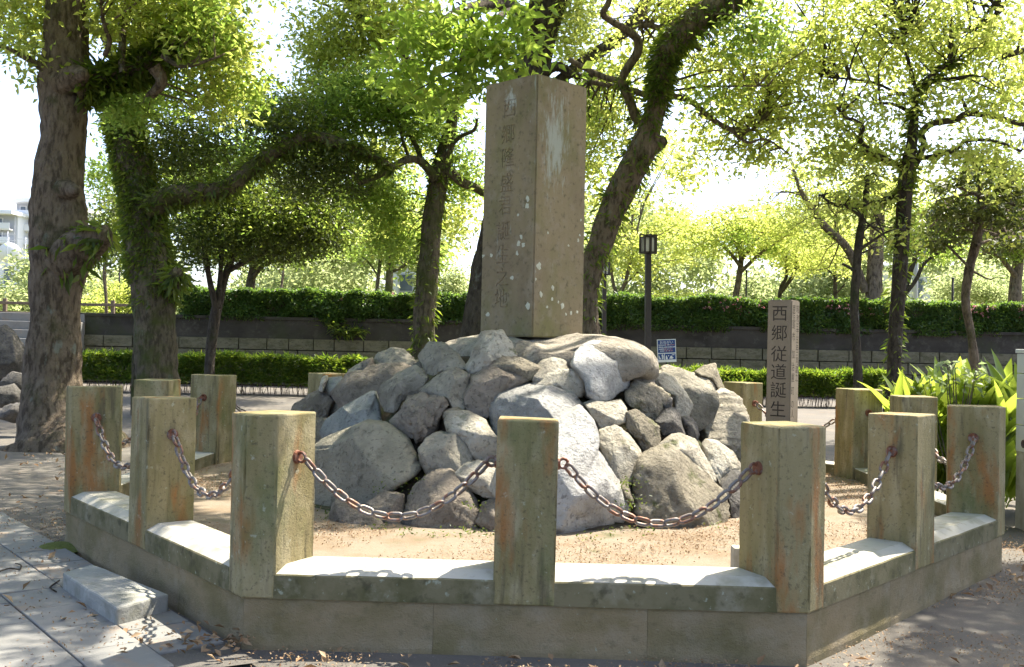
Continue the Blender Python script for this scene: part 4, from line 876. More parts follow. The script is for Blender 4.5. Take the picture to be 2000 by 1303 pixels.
# --- dark camellia-like tree
tree('evergreen_tree', 'dark dense evergreen tree with several slim stems behind the left posts', (408, 765),
     [([(408, 775, 14), (410, 700, 13), (417, 640, 14), (425, 595, 14), (440, 540, 10), (465, 480, 8), (500, 430, 6)], .6), ([(424, 610, 9), (408, 540, 7), (396, 470, 6), (380, 400, 4)], -.4),
      ([(425, 600, 8), (430, 540, 6), (434, 470, 5), (440, 400, 3)], .2), ([(445, 530, 7), (500, 500, 6), (560, 480, 5), (640, 470, 3)], -.5), ([(400, 500, 5), (350, 450, 4), (310, 420, 3)], .4), ([(470, 470, 6), (540, 410, 5), (620, 380, 3)], .5)], 'bark_dark',
     [('leaf_mid', .13, .8, [(480, 400, 190, 110, 26, 2.2, .8), (640, 430, 90, 60, 26, 1.5, .8)], {}), ('leaf_dark', .115, 1.7, [(520, 400, 170, 95, 26, 2.2), (420, 370, 110, 90, 26.3, 1.8), (640, 420, 90, 70, 26, 1.6), (370, 480, 70, 60, 26, 1.2, .8), (570, 470, 130, 50, 25.6, 1.4, .9), (480, 470, 110, 50, 26, 1.4, .7), (340, 330, 60, 60, 26, 1.0, .6), (230, 420, 60, 60, 26.5, 1, .7), (220, 500, 45, 35, 26.5, .8, .5)], {})],
     dep=26.2, twigs=90, rough=.08, ts=.75, bs=.8)
# --- camphor left behind the pillar
tree('camphor_tree', 'straight mossy camphor trunk just left of the pillar with bright crown', (826, 780),
     [([(824, 800, 32), (825, 740, 27), (827, 680, 25), (830, 600, 25), (838, 510, 24), (846, 420, 23), (858, 345, 22), (872, 285, 18), (885, 225, 12), (896, 160, 8), (905, 80, 6), (905, -60, 5)], .5),
      ([(850, 350, 11), (825, 318, 10), (795, 312, 9), (745, 340, 7), (700, 360, 4)], -.8), ([(820, 310, 7), (815, 290, 6), (780, 235, 5), (735, 226, 4), (690, 250, 3)], .5), ([(862, 310, 6), (895, 270, 5), (925, 255, 4), (932, 232, 3)], -.5),
      ([(876, 330, 11), (900, 355, 11), (930, 368, 10), (960, 390, 8)], .4), ([(880, 240, 8), (840, 160, 6), (780, 100, 4), (700, 40, 3)], .6), ([(800, 312, 5), (785, 270, 3), (783, 240, 2)], -.2)], 'bark_moss',
     [('leaf_gold', .125, 1.8, [(680, 90, 110, 90, 23, 1.6), (620, 200, 70, 80, 23, 1.2, .8), (780, 60, 110, 80, 23, 1.6), (620, 90, 60, 70, 22.5, 1, .7), (760, 300, 110, 50, 23.5, 1.2, .6), (890, 420, 60, 80, 23.5, .9, .55), (770, 440, 60, 70, 23.5, .9, .7), (700, -70, 220, 80, 23, 2.4), (650, -190, 330, 110, 24, 3.5, .8)], {}),
      ('leaf_mid', .12, 2.4, [(720, 200, 120, 80, 22, 1.4), (830, 230, 90, 70, 22.3, 1.2), (650, 290, 70, 60, 22, 1.0, .7), (900, 340, 50, 60, 22.5, .8, .7), (740, 390, 90, 60, 22.6, 1.0, .7), (780, 470, 60, 60, 22.7, .9, .6)], {})],
     dep=22, twigs=130, rough=.12, ts=.86, bs=.85, fern=[(0, 900, .15, dict(down=.3, span=(.1, .7)))])
# --- camphor behind the pillar; its low branch hangs close overhead
tree('camphor_tree', 'dark camphor trunk hidden behind the pillar and rising above it', (935, 780),
     [([(925, 800, 64), (932, 700, 50), (945, 630, 44), (955, 560, 42), (972, 470, 40), (1000, 330, 38), (1032, 180, 36), (1052, 80, 37), (1072, 0, 37), (1092, -90, 34), (1130, -220, 28)], .3),
      ([(1040, 160, 18), (1085, 130, 14), (1130, 150, 10), (1180, 150, 9), (1215, 160, 8)], -.5), ([(1060, 70, 20), (1010, 40, 16), (995, -10, 14), (960, -80, 10)], -1.5),
      ([(1075, 170, 15), (1150, 115, 16), (1200, 80, 17), (1240, 40, 18), (1268, -10, 18), (1300, -120, 14)], .8), ([(1030, 190, 9), (1000, 215, 8), (985, 230, 7)], -.2),
      ([(1060, 40, 20), (980, 10, 16), (900, 20, 12), (850, 60, 8), (830, 110, 5)], -8.0), ([(1060, 40, 14), (1000, 20, 10), (950, 60, 6), (940, 110, 4)], -8.5)], 'bark_dark',
     [('leaf_near', .155, 2.0, [(880, 70, 120, 70, 11.6, 1.0), (960, 120, 75, 60, 11.3, .7), (800, 130, 60, 60, 12.2, .8, .7), (880, 190, 80, 45, 11.8, .6, .6), (1010, 60, 50, 60, 11.6, .7, .7)], dict(keep=1)),
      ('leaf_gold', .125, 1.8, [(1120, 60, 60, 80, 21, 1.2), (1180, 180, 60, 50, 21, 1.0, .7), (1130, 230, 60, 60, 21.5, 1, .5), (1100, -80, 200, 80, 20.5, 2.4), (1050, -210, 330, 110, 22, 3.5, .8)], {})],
     dep=20.5, twigs=130, rough=.14, ts=.92, bs=.72)
# --- leaning camphor right of the pillar
tree('camphor_tree', 'leaning camphor tree with forked limbs just right of the pillar', (1160, 800),
     [([(1160, 830, 44), (1152, 720, 36), (1142, 640, 30), (1143, 580, 25), (1156, 515, 23), (1171, 479, 24), (1190, 425, 26), (1215, 368, 28), (1240, 320, 29), (1253, 295, 28), (1268, 255, 23), (1279, 221, 19), (1286, 180, 19), (1291, 147, 20), (1299, 110, 23), (1322, 72, 28), (1372, 30, 28), (1430, -8, 26), (1500, -60, 22), (1580, -150, 15)], -1.0),
      ([(1255, 300, 26), (1278, 286, 22), (1294, 275, 17)], -.4),
      ([(1262, 245, 18), (1244, 232, 14), (1226, 185, 13), (1214, 158, 12), (1228, 130, 12), (1244, 104, 12), (1246, 78, 12), (1222, 58, 11), (1192, 40, 10), (1178, 26, 9), (1190, 0, 8), (1195, -60, 6)], -.8),
      ([(1215, 160, 8), (1190, 154, 9), (1165, 145, 8), (1140, 132, 8), (1112, 116, 7)], .4), ([(1285, 195, 9), (1250, 182, 9), (1215, 172, 8), (1150, 160, 6)], .5),
      ([(1296, 185, 9), (1345, 196, 8), (1385, 228, 8), (1425, 252, 7), (1465, 254, 4), (1492, 236, 3)], .6), ([(1425, 252, 5), (1460, 278, 4), (1495, 272, 3), (1540, 300, 2)], .3), ([(1300, 180, 4), (1370, 170, 3), (1500, 168, 2)], -.5),
      ([(1310, 160, 4), (1350, 148, 3), (1378, 140, 2)], -.4), ([(1300, 60, 9), (1270, 50, 8), (1248, 52, 7)], .2), ([(1340, 78, 8), (1368, 98, 5)], -.3)], 'bark',
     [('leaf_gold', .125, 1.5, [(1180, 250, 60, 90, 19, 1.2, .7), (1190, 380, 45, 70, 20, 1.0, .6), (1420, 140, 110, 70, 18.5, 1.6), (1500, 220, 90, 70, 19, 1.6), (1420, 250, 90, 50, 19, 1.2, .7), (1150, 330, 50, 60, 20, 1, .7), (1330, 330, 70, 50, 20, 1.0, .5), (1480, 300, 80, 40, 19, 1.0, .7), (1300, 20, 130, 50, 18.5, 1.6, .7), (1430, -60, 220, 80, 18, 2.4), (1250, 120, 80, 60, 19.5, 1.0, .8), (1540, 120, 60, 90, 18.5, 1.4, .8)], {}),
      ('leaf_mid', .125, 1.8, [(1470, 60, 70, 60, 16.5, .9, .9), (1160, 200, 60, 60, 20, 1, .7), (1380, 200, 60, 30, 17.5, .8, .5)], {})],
     dep=18, twigs=170, rough=.13, bs=.72, fern=[(0, 900, .15, dict(down=.3, span=(.1, .62))), (0, 2600, .14, dict(down=.5, span=(.62, .95))), (2, 200, .13, dict(span=(0, .3)))])
# --- spreading tree at the right
tree('camphor_tree', 'spreading sunlit camphor with slim dark trunk at the right', (1745, 790),
     [([(1740, 800, 20), (1745, 735, 17), (1750, 640, 18), (1757, 540, 18), (1763, 440, 19), (1768, 370, 19), (1772, 325, 18), (1781, 280, 14), (1784, 250, 12), (1787, 215, 9), (1790, 184, 8), (1815, 151, 8), (1856, 122, 6), (1880, 117, 5)], -.4),
      ([(1766, 330, 9), (1723, 309, 8), (1690, 287, 7), (1679, 269, 6), (1686, 250, 5), (1671, 236, 5), (1649, 228, 4), (1635, 210, 3)], -.8),
      ([(1775, 340, 11), (1794, 310, 9), (1804, 280, 8), (1800, 260, 8), (1822, 241, 9), (1867, 234, 9), (1892, 222, 8), (1950, 230, 7), (2010, 244, 6), (2100, 240, 4)], .8),
      ([(1798, 310, 6), (1837, 302, 6), (1867, 291, 6), (1889, 275, 5), (1944, 276, 4), (1995, 296, 4)], -.8), ([(1856, 124, 6), (1856, 90, 7), (1866, 68, 6), (1903, 55, 6), (1937, 41, 5), (1957, 15, 4)], .4),
      ([(1782, 222, 6), (1745, 204, 4), (1705, 202, 3)], -.4), ([(1815, 158, 6), (1860, 155, 6), (1900, 147, 4)], -.6), ([(1790, 184, 5), (1750, 180, 4), (1700, 160, 3), (1605, 150, 2)], .6), ([(1790, 180, 5), (1770, 100, 5), (1768, 70, 4), (1798, 64, 3)], .3),
      ([(1723, 309, 5), (1690, 300, 4), (1650, 280, 3)], .3), ([(1960, 110, 7), (2010, 95, 8), (2080, 70, 8)], .2), ([(1765, 365, 8), (1735, 388, 9), (1700, 398, 8), (1660, 402, 5)], .3)], 'bark_dark',
     [('leaf_gold', .12, 1.5, [(1650, 90, 110, 90, 18.5, 1.8), (1780, 80, 120, 80, 18.5, 2.0), (1920, 90, 110, 90, 18.5, 2.0), (1660, 230, 110, 60, 18, 1.6, .8), (1790, 190, 90, 40, 18, 1.2, .7), (1930, 200, 90, 50, 18, 1.6, .9), (1620, 310, 70, 40, 18, 1.0, .7), (1720, 300, 80, 40, 18, 1.0, .7), (1890, 300, 110, 36, 17.6, 1.2, .9), (1960, 340, 50, 30, 17.6, .9, .6), (1780, -80, 260, 80, 18.5, 2.6), (2060, 150, 60, 120, 18.5, 2)], {})],
     dep=18, twigs=200, rough=.10, ts=.76, bs=.78, fern=[(0, 900, .15, dict(down=.3)), (11, 300, .12, {})])
# --- slim trees, right middle distance
tree('young_tree', 'thin crooked tree left of the spreading camphor at the right', (1676, 790),
     [([(1678, 800, 13), (1676, 740, 12), (1673, 680, 11), (1669, 600, 11), (1672, 540, 11), (1678, 470, 11), (1686, 420, 9), (1692, 380, 8), (1694, 340, 4)], .3), ([(1684, 425, 6), (1660, 404, 6), (1630, 400, 4), (1600, 380, 2)], .5), ([(1676, 490, 4), (1720, 460, 3), (1740, 450, 2)], -.4), ([(1672, 530, 4), (1645, 515, 3)], .1)], 'bark_dark',
     [('leaf_gold', .12, 1.3, [(1650, 400, 70, 40, 17.5, .9, .7), (1700, 350, 50, 40, 17.5, .8, .6), (1740, 460, 40, 40, 17.8, .7, .6)], {})], dep=17.2, twigs=40, rough=.10, ts=.75, bs=.8)
tree('pine_tree', 'leaning slim pine with layered needles at the right edge', (1905, 770),
     [([(1908, 775, 13), (1904, 715, 12), (1896, 650, 10), (1886, 585, 11), (1892, 530, 12), (1905, 480, 12), (1914, 430, 10), (1916, 385, 8), (1914, 345, 5), (1912, 300, 3)], .3),
      ([(1914, 420, 5), (1960, 400, 4), (2010, 405, 3)], -.5), ([(1912, 440, 4), (1870, 415, 3), (1830, 405, 2)], .5), ([(1906, 480, 4), (1950, 465, 3), (2000, 470, 2)], .6), ([(1916, 385, 4), (1870, 365, 3)], -.5), ([(1895, 525, 4), (1850, 480, 3), (1820, 470, 2)], .4), ([(1900, 530, 3), (1930, 545, 2), (1945, 542, 1)], -.3)], 'bark',
     [('leaf_pine', .15, 2.4, [(1960, 360, 60, 26, 20, 1.0), (1880, 350, 50, 24, 20, .9), (1860, 410, 50, 22, 20.3, .8), (1960, 420, 60, 24, 19.6, .9), (1970, 470, 50, 20, 20.5, .8), (1850, 470, 40, 18, 20.3, .6), (1900, 320, 50, 24, 20, .8)], dict(per=30, crad=.22)),
      ('leaf_dark', .11, 2.2, [(1890, 400, 60, 70, 22.5, 1.0, .8), (1985, 380, 40, 60, 23, 1.0), (1830, 440, 40, 30, 22.5, .6)], {})], dep=20, twigs=60, rough=.14, ts=.75, bs=.8)
# --- trees on the river terrace
def terrace_tree(label, limbs, crowns, dep, bark='bark', twigs=50, group='trees on the river terrace'):
    x, y, r = limbs[0][0][0]
    return tree('terrace_tree', label, (x, y), limbs, bark, crowns, dep=dep, seg=8, rough=.08, twigs=twigs, group=group, ztop=2.12, ts=.66, bs=.66)
terrace_tree('thick pale grey trunk with long left limb behind the thin crooked tree', [([(1706, 600, 26), (1708, 540, 23), (1711, 480, 22), (1714, 430, 20), (1716, 360, 14)], .4), ([(1690, 570, 12), (1672, 520, 12), (1650, 478, 12), (1614, 445, 11), (1584, 405, 9), (1562, 368, 6), (1550, 330, 3)], -.6), ([(1640, 470, 6), (1632, 430, 5), (1640, 390, 3)], .2)],
    [('leaf_gold', .125, 1.3, [(1620, 380, 80, 50, 36, 2.5, .7), (1700, 380, 70, 50, 36, 2.5, .7), (1560, 440, 60, 50, 37, 2, .7), (1600, 500, 60, 50, 38, 2, .6), (1560, 340, 60, 40, 37, 2, .6), (1640, 300, 90, 50, 38, 2, .6), (1780, 380, 80, 60, 38, 2, .6), (1500, 400, 50, 30, 38, 2, .4)], {})], 36)
terrace_tree('small fan-branched tree behind the hedge left of the marker stone', [([(1436, 590, 10), (1442, 550, 9), (1447, 515, 9), (1450, 480, 5), (1452, 440, 3)], .3), ([(1446, 520, 6), (1420, 488, 5), (1385, 462, 3), (1340, 440, 2)], .8), ([(1448, 530, 6), (1480, 500, 5), (1520, 470, 4), (1560, 450, 2)], -.8), ([(1447, 510, 5), (1470, 480, 4), (1500, 440, 2)], .5), ([(1447, 505, 4), (1430, 460, 3), (1410, 420, 2)], -.5)],
    [('leaf_gold', .17, 1.5, [(1450, 440, 110, 40, 40, 2.5), (1370, 460, 60, 34, 40, 2, .8), (1530, 460, 60, 40, 40, 2, .8), (1440, 490, 90, 20, 40, 2, .5)], {}), ('leaf_mid', .19, 1.3, [(1450, 470, 100, 30, 40, 2, .7)], {})], 40)
terrace_tree('forked small tree just behind the marker stone top', [([(1522, 590, 6), (1526, 560, 6), (1536, 540, 5), (1535, 500, 3)], .3), ([(1524, 572, 6), (1545, 545, 6), (1556, 520, 5), (1560, 480, 3)], -.3)],
    [('leaf_gold', .17, 1.6, [(1560, 500, 60, 40, 42, 2), (1520, 480, 50, 30, 42, 2, .7)], {})], 42, 'bark_dark')
terrace_tree('short tree with straight trunk behind the thick grey trunk', [([(1631, 590, 6), (1631, 550, 6), (1630, 520, 5), (1628, 480, 3)], .3), ([(1630, 540, 3), (1610, 520, 2)], .3), ([(1632, 575, 3), (1650, 555, 2)], -.2)],
    [('leaf_gold', .17, 1.6, [(1625, 500, 60, 40, 44, 2), (1640, 450, 50, 40, 44, 2, .7)], {})], 44, 'bark_dark')
terrace_tree('dark V-shaped tree right of the spreading camphor trunk', [([(1764, 590, 10), (1770, 560, 8), (1782, 520, 7), (1795, 488, 7)], .3), ([(1768, 575, 6), (1790, 545, 6), (1805, 515, 5), (1840, 490, 4), (1880, 470, 2)], -.4)],
    [('leaf_mid', .18, 1.5, [(1820, 480, 60, 34, 37, 1.8), (1790, 440, 50, 40, 37, 1.8, .7), (1860, 460, 40, 30, 37, 1.4, .6)], {})], 37, 'bark_dark')
terrace_tree('thick trunk on the terrace at the right edge of the picture', [([(1982, 600, 20), (1984, 550, 17), (1990, 500, 15), (1995, 440, 12)], .3), ([(1984, 540, 8), (1964, 515, 7), (1950, 500, 5), (1920, 490, 3)], -.4)],
    [('leaf_dark', .14, 2.0, [(1990, 440, 70, 50, 38, 2), (1920, 420, 40, 40, 38, 1.6, .6), (1960, 490, 40, 24, 38, 1.2, .5)], {}), ('leaf_mid', .125, 1.4, [(1985, 480, 50, 30, 37.5, 1.4)], {})], 38)
terrace_tree('V-shaped slim tree behind the farther lamp post', [([(1208, 600, 6), (1204, 575, 6), (1197, 550, 5), (1190, 500, 3)], .3), ([(1206, 580, 6), (1220, 555, 6), (1228, 525, 5), (1240, 480, 3)], -.3), ([(1214, 565, 3), (1232, 545, 2), (1250, 530, 1)], -.1)],
    [('leaf_gold', .17, 1.5, [(1210, 480, 60, 50, 40, 2), (1250, 520, 50, 40, 40, 2, .6), (1290, 430, 60, 40, 41, 2, .6), (1200, 420, 40, 50, 41, 2, .6), (1330, 500, 40, 30, 41, 1.6, .5), (1250, 360, 50, 50, 42, 2, .6), (1330, 440, 60, 40, 42, 2, .5), (1300, 300, 70, 40, 42, 2, .5)], {})], 40)
terrace_tree('twin-stemmed mossy tree right of centre of the left hedge', [([(758, 590, 12), (760, 550, 11), (763, 515, 11), (772, 480, 9), (780, 430, 6)], .3), ([(736, 590, 7), (737, 555, 6), (742, 515, 6), (744, 480, 4)], .4), ([(768, 530, 5), (785, 522, 5), (805, 505, 3)], -.3), ([(738, 540, 3), (722, 515, 3), (705, 500, 1)], .2)],
    [('leaf_mid', .125, 1.8, [(760, 460, 70, 50, 37, 2), (700, 490, 40, 26, 37, 1.5, .6), (850, 500, 40, 40, 38, 1.5, .5)], {})], 37, 'bark_moss')
terrace_tree('stout low-branching tree behind the dark evergreen', [([(487, 590, 14), (490, 550, 13), (498, 515, 12), (510, 480, 7)], .3), ([(492, 545, 8), (520, 515, 7), (560, 508, 5), (600, 500, 3)], -.3), ([(500, 510, 6), (540, 480, 4), (580, 470, 3)], .4)],
    [('leaf_dark', .16, 2.0, [(520, 480, 100, 40, 40, 2), (440, 490, 60, 40, 40, 2, .8), (420, 400, 170, 60, 30, 2.0, .45), (640, 380, 130, 60, 30, 2.0, .45), (260, 390, 90, 60, 30, 1.8, .35)], {}), ('leaf_mid', .18, 1.5, [(560, 300, 160, 60, 30, 2.2, .6), (760, 350, 120, 60, 30, 2.2, .6)], {}), ('leaf_mid', .19, 1.4, [(600, 500, 60, 26, 40, 1.6, .5)], {})], 40, 'bark_dark')
terrace_tree('slim grey tree between the two left camphor trunks', [([(208, 620, 6), (207, 580, 5), (204, 540, 6), (206, 505, 6), (212, 480, 4)], .2), ([(208, 520, 3), (222, 512, 3), (232, 500, 2)], -.2)],
    [('leaf_mid', .125, 1.5, [(210, 480, 40, 30, 36, 1.2, .8), (230, 440, 40, 40, 36, 1.2, .8)], {})], 36)
terrace_tree('slim bent pale tree seen far behind the left hedge', [([(552, 590, 5), (550, 560, 4), (553, 530, 4), (548, 500, 3)], .2)], [('leaf_mid', .16, 1.2, [(560, 490, 40, 20, 46, 1.5)], {})], 46)
# --- unseen canopy added overhead to shade the scene's left and the right foreground
def canopy(e, zone, n_per_m2, lo, hi, thr):
    xs, ys = [p[0] for p in zone], [p[1] for p in zone]; area = (max(xs) - min(xs)) * (max(ys) - min(ys)); nc = int(area * n_per_m2)
    q = np.column_stack([RNG.uniform(min(xs), max(xs), nc), RNG.uniform(min(ys), max(ys), nc)]); q = q[in_poly(q[:, 0], q[:, 1], zone)]
    # clumped: drop clusters where a slow noise is high
    kp = np.array([noise.noise(Vector((a * .9, b * .9, 4.2))) + .5 * noise.noise(Vector((a * 2.3, b * 2.3, 1.2))) < thr for a, b in q], bool); q = q[kp]
    y_at = q[:, 1] + 6 * KY
    z = np.maximum(RNG.uniform(lo, hi, len(q)), 0); P = np.column_stack([q[:, 0] + (z - .4) * KX, q[:, 1] + (z - .4) * KY, z])
    zmin = EYE + .40 * P[:, 1] + .5; P = P[P[:, 2] > zmin]
    L = np.repeat(P, 12, 0) + RNG.normal(size=(len(P) * 12, 3)) * np.array([.22, .22, .12]); L = L[~blocked(L)]
    leaf_mesh('crown', L, .115, M['leaf_mid'], e, e.location)
    return P
ov = tree('camphor_tree', 'unseen tall camphor added at the right to carry the shading canopy overhead', (2600, 800),
     [([(2590, 900, 60), (2560, 500, 50), (2480, 100, 44), (2350, -300, 36), (2200, -600, 26)], -.5), ([(2480, 100, 26), (2250, -250, 20), (1900, -500, 14), (1500, -640, 8)], -4.0), ([(2400, -200, 24), (2000, -620, 16), (1500, -900, 10)], -3.0)], 'bark', [], dep=14, twigs=0)
canopy(ov, [(-9, 3), (-.2, 3), (.4, 5), (-.2, 9), (-.2, 13), (-9, 14)], 115, 5.6, 9.5, .33)
canopy(ov, [(-1.8, 2.5), (8, 1.5), (8, 8.0), (2.8, 8.0), (2.4, 6.0), (1.9, 4.85), (-1.8, 4.85)], 150, 5.6, 9.0, .5)

# ------------------------------------------------------------------ hedges
def box_leaves(name, x0, x1, y0, y1, z0, zf, n, size, mat, parent, base, shell=.75, **kw):
    x = RNG.uniform(x0, x1, n); yy = RNG.uniform(0, 1, n); zz = RNG.uniform(0, 1, n)
    s = RNG.uniform(0, 1, n)
    yy = np.where(s < shell * .6, yy * .12, yy); zz = np.where((s >= shell * .6) & (s < shell), 1 - zz * .15, zz)
    top = np.array([zf(a) for a in x]); y = y0 + (y1 - y0) * yy + .10 * np.sin(x * 2.3) * np.sin(x * .7 + zz * 3); z = z0 + (top - z0) * zz
    lump = np.array([noise.noise(Vector((a * 1.6, b * 2.2, c * 1.8))) for a, b, c in zip(x, y, z)])
    y -= lump * .24
    return leaf_mesh(name, np.column_stack([x, y, z]), size, M[mat], parent, base, **kw)
def hedge(label, px0, px1, dep, z0, ztop, depth, n, size, mat, flowers=0, stems=0, **kw):
    xa, xb = at(px0, 640, dep).x, at(px1, 640, dep).x
    e = empty('hedge', ((xa + xb) / 2, dep, z0)); tag(e, label, 'hedge'); b = e.location.copy()
    zf = lambda x: ztop + .12 * noise.noise(Vector((x * .7, 1, 2 + px0))) + .09 * noise.noise(Vector((x * 2.5, 4, 2))) + .05 * noise.noise(Vector((x * 7, 4, 2)))
    f = box_leaves('foliage', xa, xb, dep, dep + depth, z0 + (.30 if stems else 0.0), zf, n, size, mat, e, b, **kw); tag(f, kind='stuff')
    if stems:
        tb = TB()
        for i in range(stems):
            x = RNG.uniform(xa, xb); y = dep + RNG.uniform(.05, depth); tb.tube([Vector((x, y, z0 - .02)) - b, Vector((x + RNG.normal() * .06, y, z0 + .3)) - b, Vector((x + RNG.normal() * .1, y, z0 + .7)) - b], [.008, .007, .004], seg=4, sub=1)
        tag(tb.build('stems', M['wood'], e), kind='stuff')
    else:
        bm = bmesh.new(); box(bm, xa + .1 - b.x, xb - .1 - b.x, .22, depth - .1, -.05, ztop - z0 - .18); from_bm('twig_core', bm, M['soil'], e)
    if flowers:
        x = RNG.uniform(xa, xb, flowers * 4); kp = np.array([noise.noise(Vector((a * .5, 8, 1))) > .02 for a in x]); x = x[kp][:flowers]
        z = z0 + (ztop - z0) * RNG.uniform(.55, 1.02, len(x)); y = dep - .08 + RNG.uniform(-.06, .2, len(x)) + np.where(z > ztop - .06, RNG.uniform(0, .5, len(x)), 0)
        P = np.repeat(np.column_stack([x, y, z]), 5, 0) + RNG.normal(size=(len(x) * 5, 3)) * .02
        tag(leaf_mesh('flowers', P, .06, M['pink'], e, b, aspect=.8), kind='stuff')
    return e
hedge('clipped dark green hedge on the wall left of the pillar', 345, 930, WY - .05, 2.1, 3.07, 1.1, 36000, .105, 'leaf_hedge', flowers=14)
hedge('clipped hedge with pink azalea flowers on the wall right of the pillar', 1150, 2040, WY - .05, 2.05, 3.13, 1.1, 54000, .105, 'leaf_hedge', flowers=120)
hedge('low bamboo-grass hedge in shade behind the left posts', 150, 720, 27.6, .0, 1.0, .9, 15000, .17, 'leaf_bamboo', stems=260, aspect=.2, up=.2, droop=-.3)
hedge('sunlit low bamboo-grass hedge right of the marker stone', 1270, 1740, 27.2, .0, .90, .9, 14000, .17, 'leaf_bamboo', stems=240, aspect=.2, up=.2, droop=-.3)

# ------------------------------------------------------------------ shrubs and woods beyond the terrace
def shrub(label, blobs, leaf, mat, lai=2.6, zb=2.12, dep=None):
    c = at(blobs[0][0], blobs[0][1], blobs[0][4]); e = empty('shrub', (c.x, c.y, zb)); tag(e, label, 'shrub', 'round shrubs on the terrace')
    P, Cc = blob_points(blobs, leaf, lai, per=10, crad=.35, keep=1); leaf_mesh('foliage', P, leaf, M[mat], e, e.location)
    tb = TB()
    for i in range(7): tb.tube([Vector((RNG.normal() * .1, RNG.normal() * .1, -.1)), Vector((RNG.normal() * .3, RNG.normal() * .2, .5)), Vector((RNG.normal() * .6, RNG.normal() * .4, 1.1))], [.03, .02, .008], seg=5, sub=2)
    tb.build('stems', M['bark_dark'], e)
shrub('round yellow-green shrub between the left camphor trunks', [(235, 585, 50, 32, 40, 1.0), (270, 570, 40, 26, 41, .9), (185, 600, 30, 20, 39, .8)], .13, 'leaf_gold')
shrub('rounded sunlit shrub behind the hedge near the lamp posts', [(1290, 590, 36, 22, 40, 1.0), (1345, 592, 34, 18, 40, .9)], .13, 'leaf_gold')
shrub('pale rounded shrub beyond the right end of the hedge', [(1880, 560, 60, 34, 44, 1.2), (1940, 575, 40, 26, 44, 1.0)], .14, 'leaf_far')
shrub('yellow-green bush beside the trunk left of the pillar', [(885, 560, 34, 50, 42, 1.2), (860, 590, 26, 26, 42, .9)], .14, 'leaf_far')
def wood(name, label, blobs, leaf, mat, lai):
    P, Cc = blob_points(blobs, leaf, lai, per=8, crad=.9, keep=1, flat=.7)
    o = leaf_mesh(name, P, leaf, M[mat], None, (0, 0, 0)); tag(o, label, 'wood', kind='stuff')
wd = random.Random(9)
bl = []
for x in range(-160, 2260, 62):
    h = 55 + 22 * math.sin(x * .013) + wd.uniform(-12, 14)
    if 30 < x < 75 or x < 30: h *= .75
    bl.append((x + wd.uniform(-15, 15), 650 - h, 60, h * 1.05, 80 + wd.uniform(-6, 8), 4.0))
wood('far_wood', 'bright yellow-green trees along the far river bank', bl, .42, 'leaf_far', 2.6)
bl = []
for x in list(range(320, 860, 70)) + list(range(1180, 1420, 60)) + list(range(1500, 2100, 70)):
    bl.append((x + wd.uniform(-20, 20), 490 + wd.uniform(-50, 30), 60, 50, 100 + wd.uniform(-6, 6), 5.0))
for x in list(range(560, 920, 60)) + list(range(1150, 1370, 50)) + list(range(1540, 2080, 60)):
    bl.append((x + wd.uniform(-20, 20), 470 + wd.uniform(-45, 40), 55, 60, 72 + wd.uniform(-5, 5), 4.0, 1.3))
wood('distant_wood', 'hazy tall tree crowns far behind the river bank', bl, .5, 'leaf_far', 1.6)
# ------------------------------------------------------------------ lamp posts
def lamp(px, ytop, ybot, dep, label, wpx):
    p = at(px, ybot, dep); b = Vector((p.x, p.y, 0)); e = empty('lamp_post', tuple(b)); tag(e, label, 'lamp post', 'lamp posts')
    zc0 = at(px, ybot, dep).z; zc1 = at(px, ytop, dep).z; w_ = wpx * dep / F / 2; h = zc1 - zc0
    bm = bmesh.new(); box(bm, -.055, .055, -.055, .055, -.05, zc0, bev=.008); box(bm, -.09, .09, -.09, .09, -.05, .35, bev=.01); from_bm('pole', bm, M['pole'], e)
    bm = bmesh.new()
    t = .014
    for sx in (-1, 1):                                    # outer wire cage: two crossed rectangular hoops
        box(bm, sx * w_ - t, sx * w_ + t, -t, t, zc0, zc1); box(bm, -t, t, sx * w_ - t, sx * w_ + t, zc0 + .001, zc1 + .001)
    for z in (zc0, zc1 - 2 * t): box(bm, -w_, w_, -t * .9, t * .9, z, z + 2 * t); box(bm, -t * .9, t * .9, -w_, w_, z + .002, z + 2 * t + .002)
    from_bm('cage', bm, M['pole'], e)
    g = w_ * .60; z0, z1 = zc0 + h * .07, zc1 - h * .17
    bm = bmesh.new(); box(bm, -g, g, -g, g, z0, z1); ln = from_bm('lantern', bm, M['lantern'], e)
    bm = bmesh.new()
    for sx in (-1, 1):
        for sy in (-1, 1): box(bm, sx * g - .016, sx * g + .016, sy * g - .016, sy * g + .016, z0 - .02, z1 + .02)
        box(bm, sx * g - .012, sx * g + .012, -.012, .012, z0, z1); box(bm, -.012, .012, sx * g - .0125, sx * g + .0125, z0, z1)
    for z in (z0 - .02, z1 - .01): box(bm, -g - .02, g + .02, -g - .02, g + .02, z, z + .035)
    from_bm('lantern_frame', bm, M['pole'], ln)
    e.rotation_euler = (0, -ROLL * .8, R(12))
lamp(1271, 458, 496, 21.0, 'tall dark lamp post with square caged lantern beside the blue notice', 34)
lamp(1184, 512, 538, 30.5, 'farther dark lamp post with caged lantern behind the leaning trunk', 22)

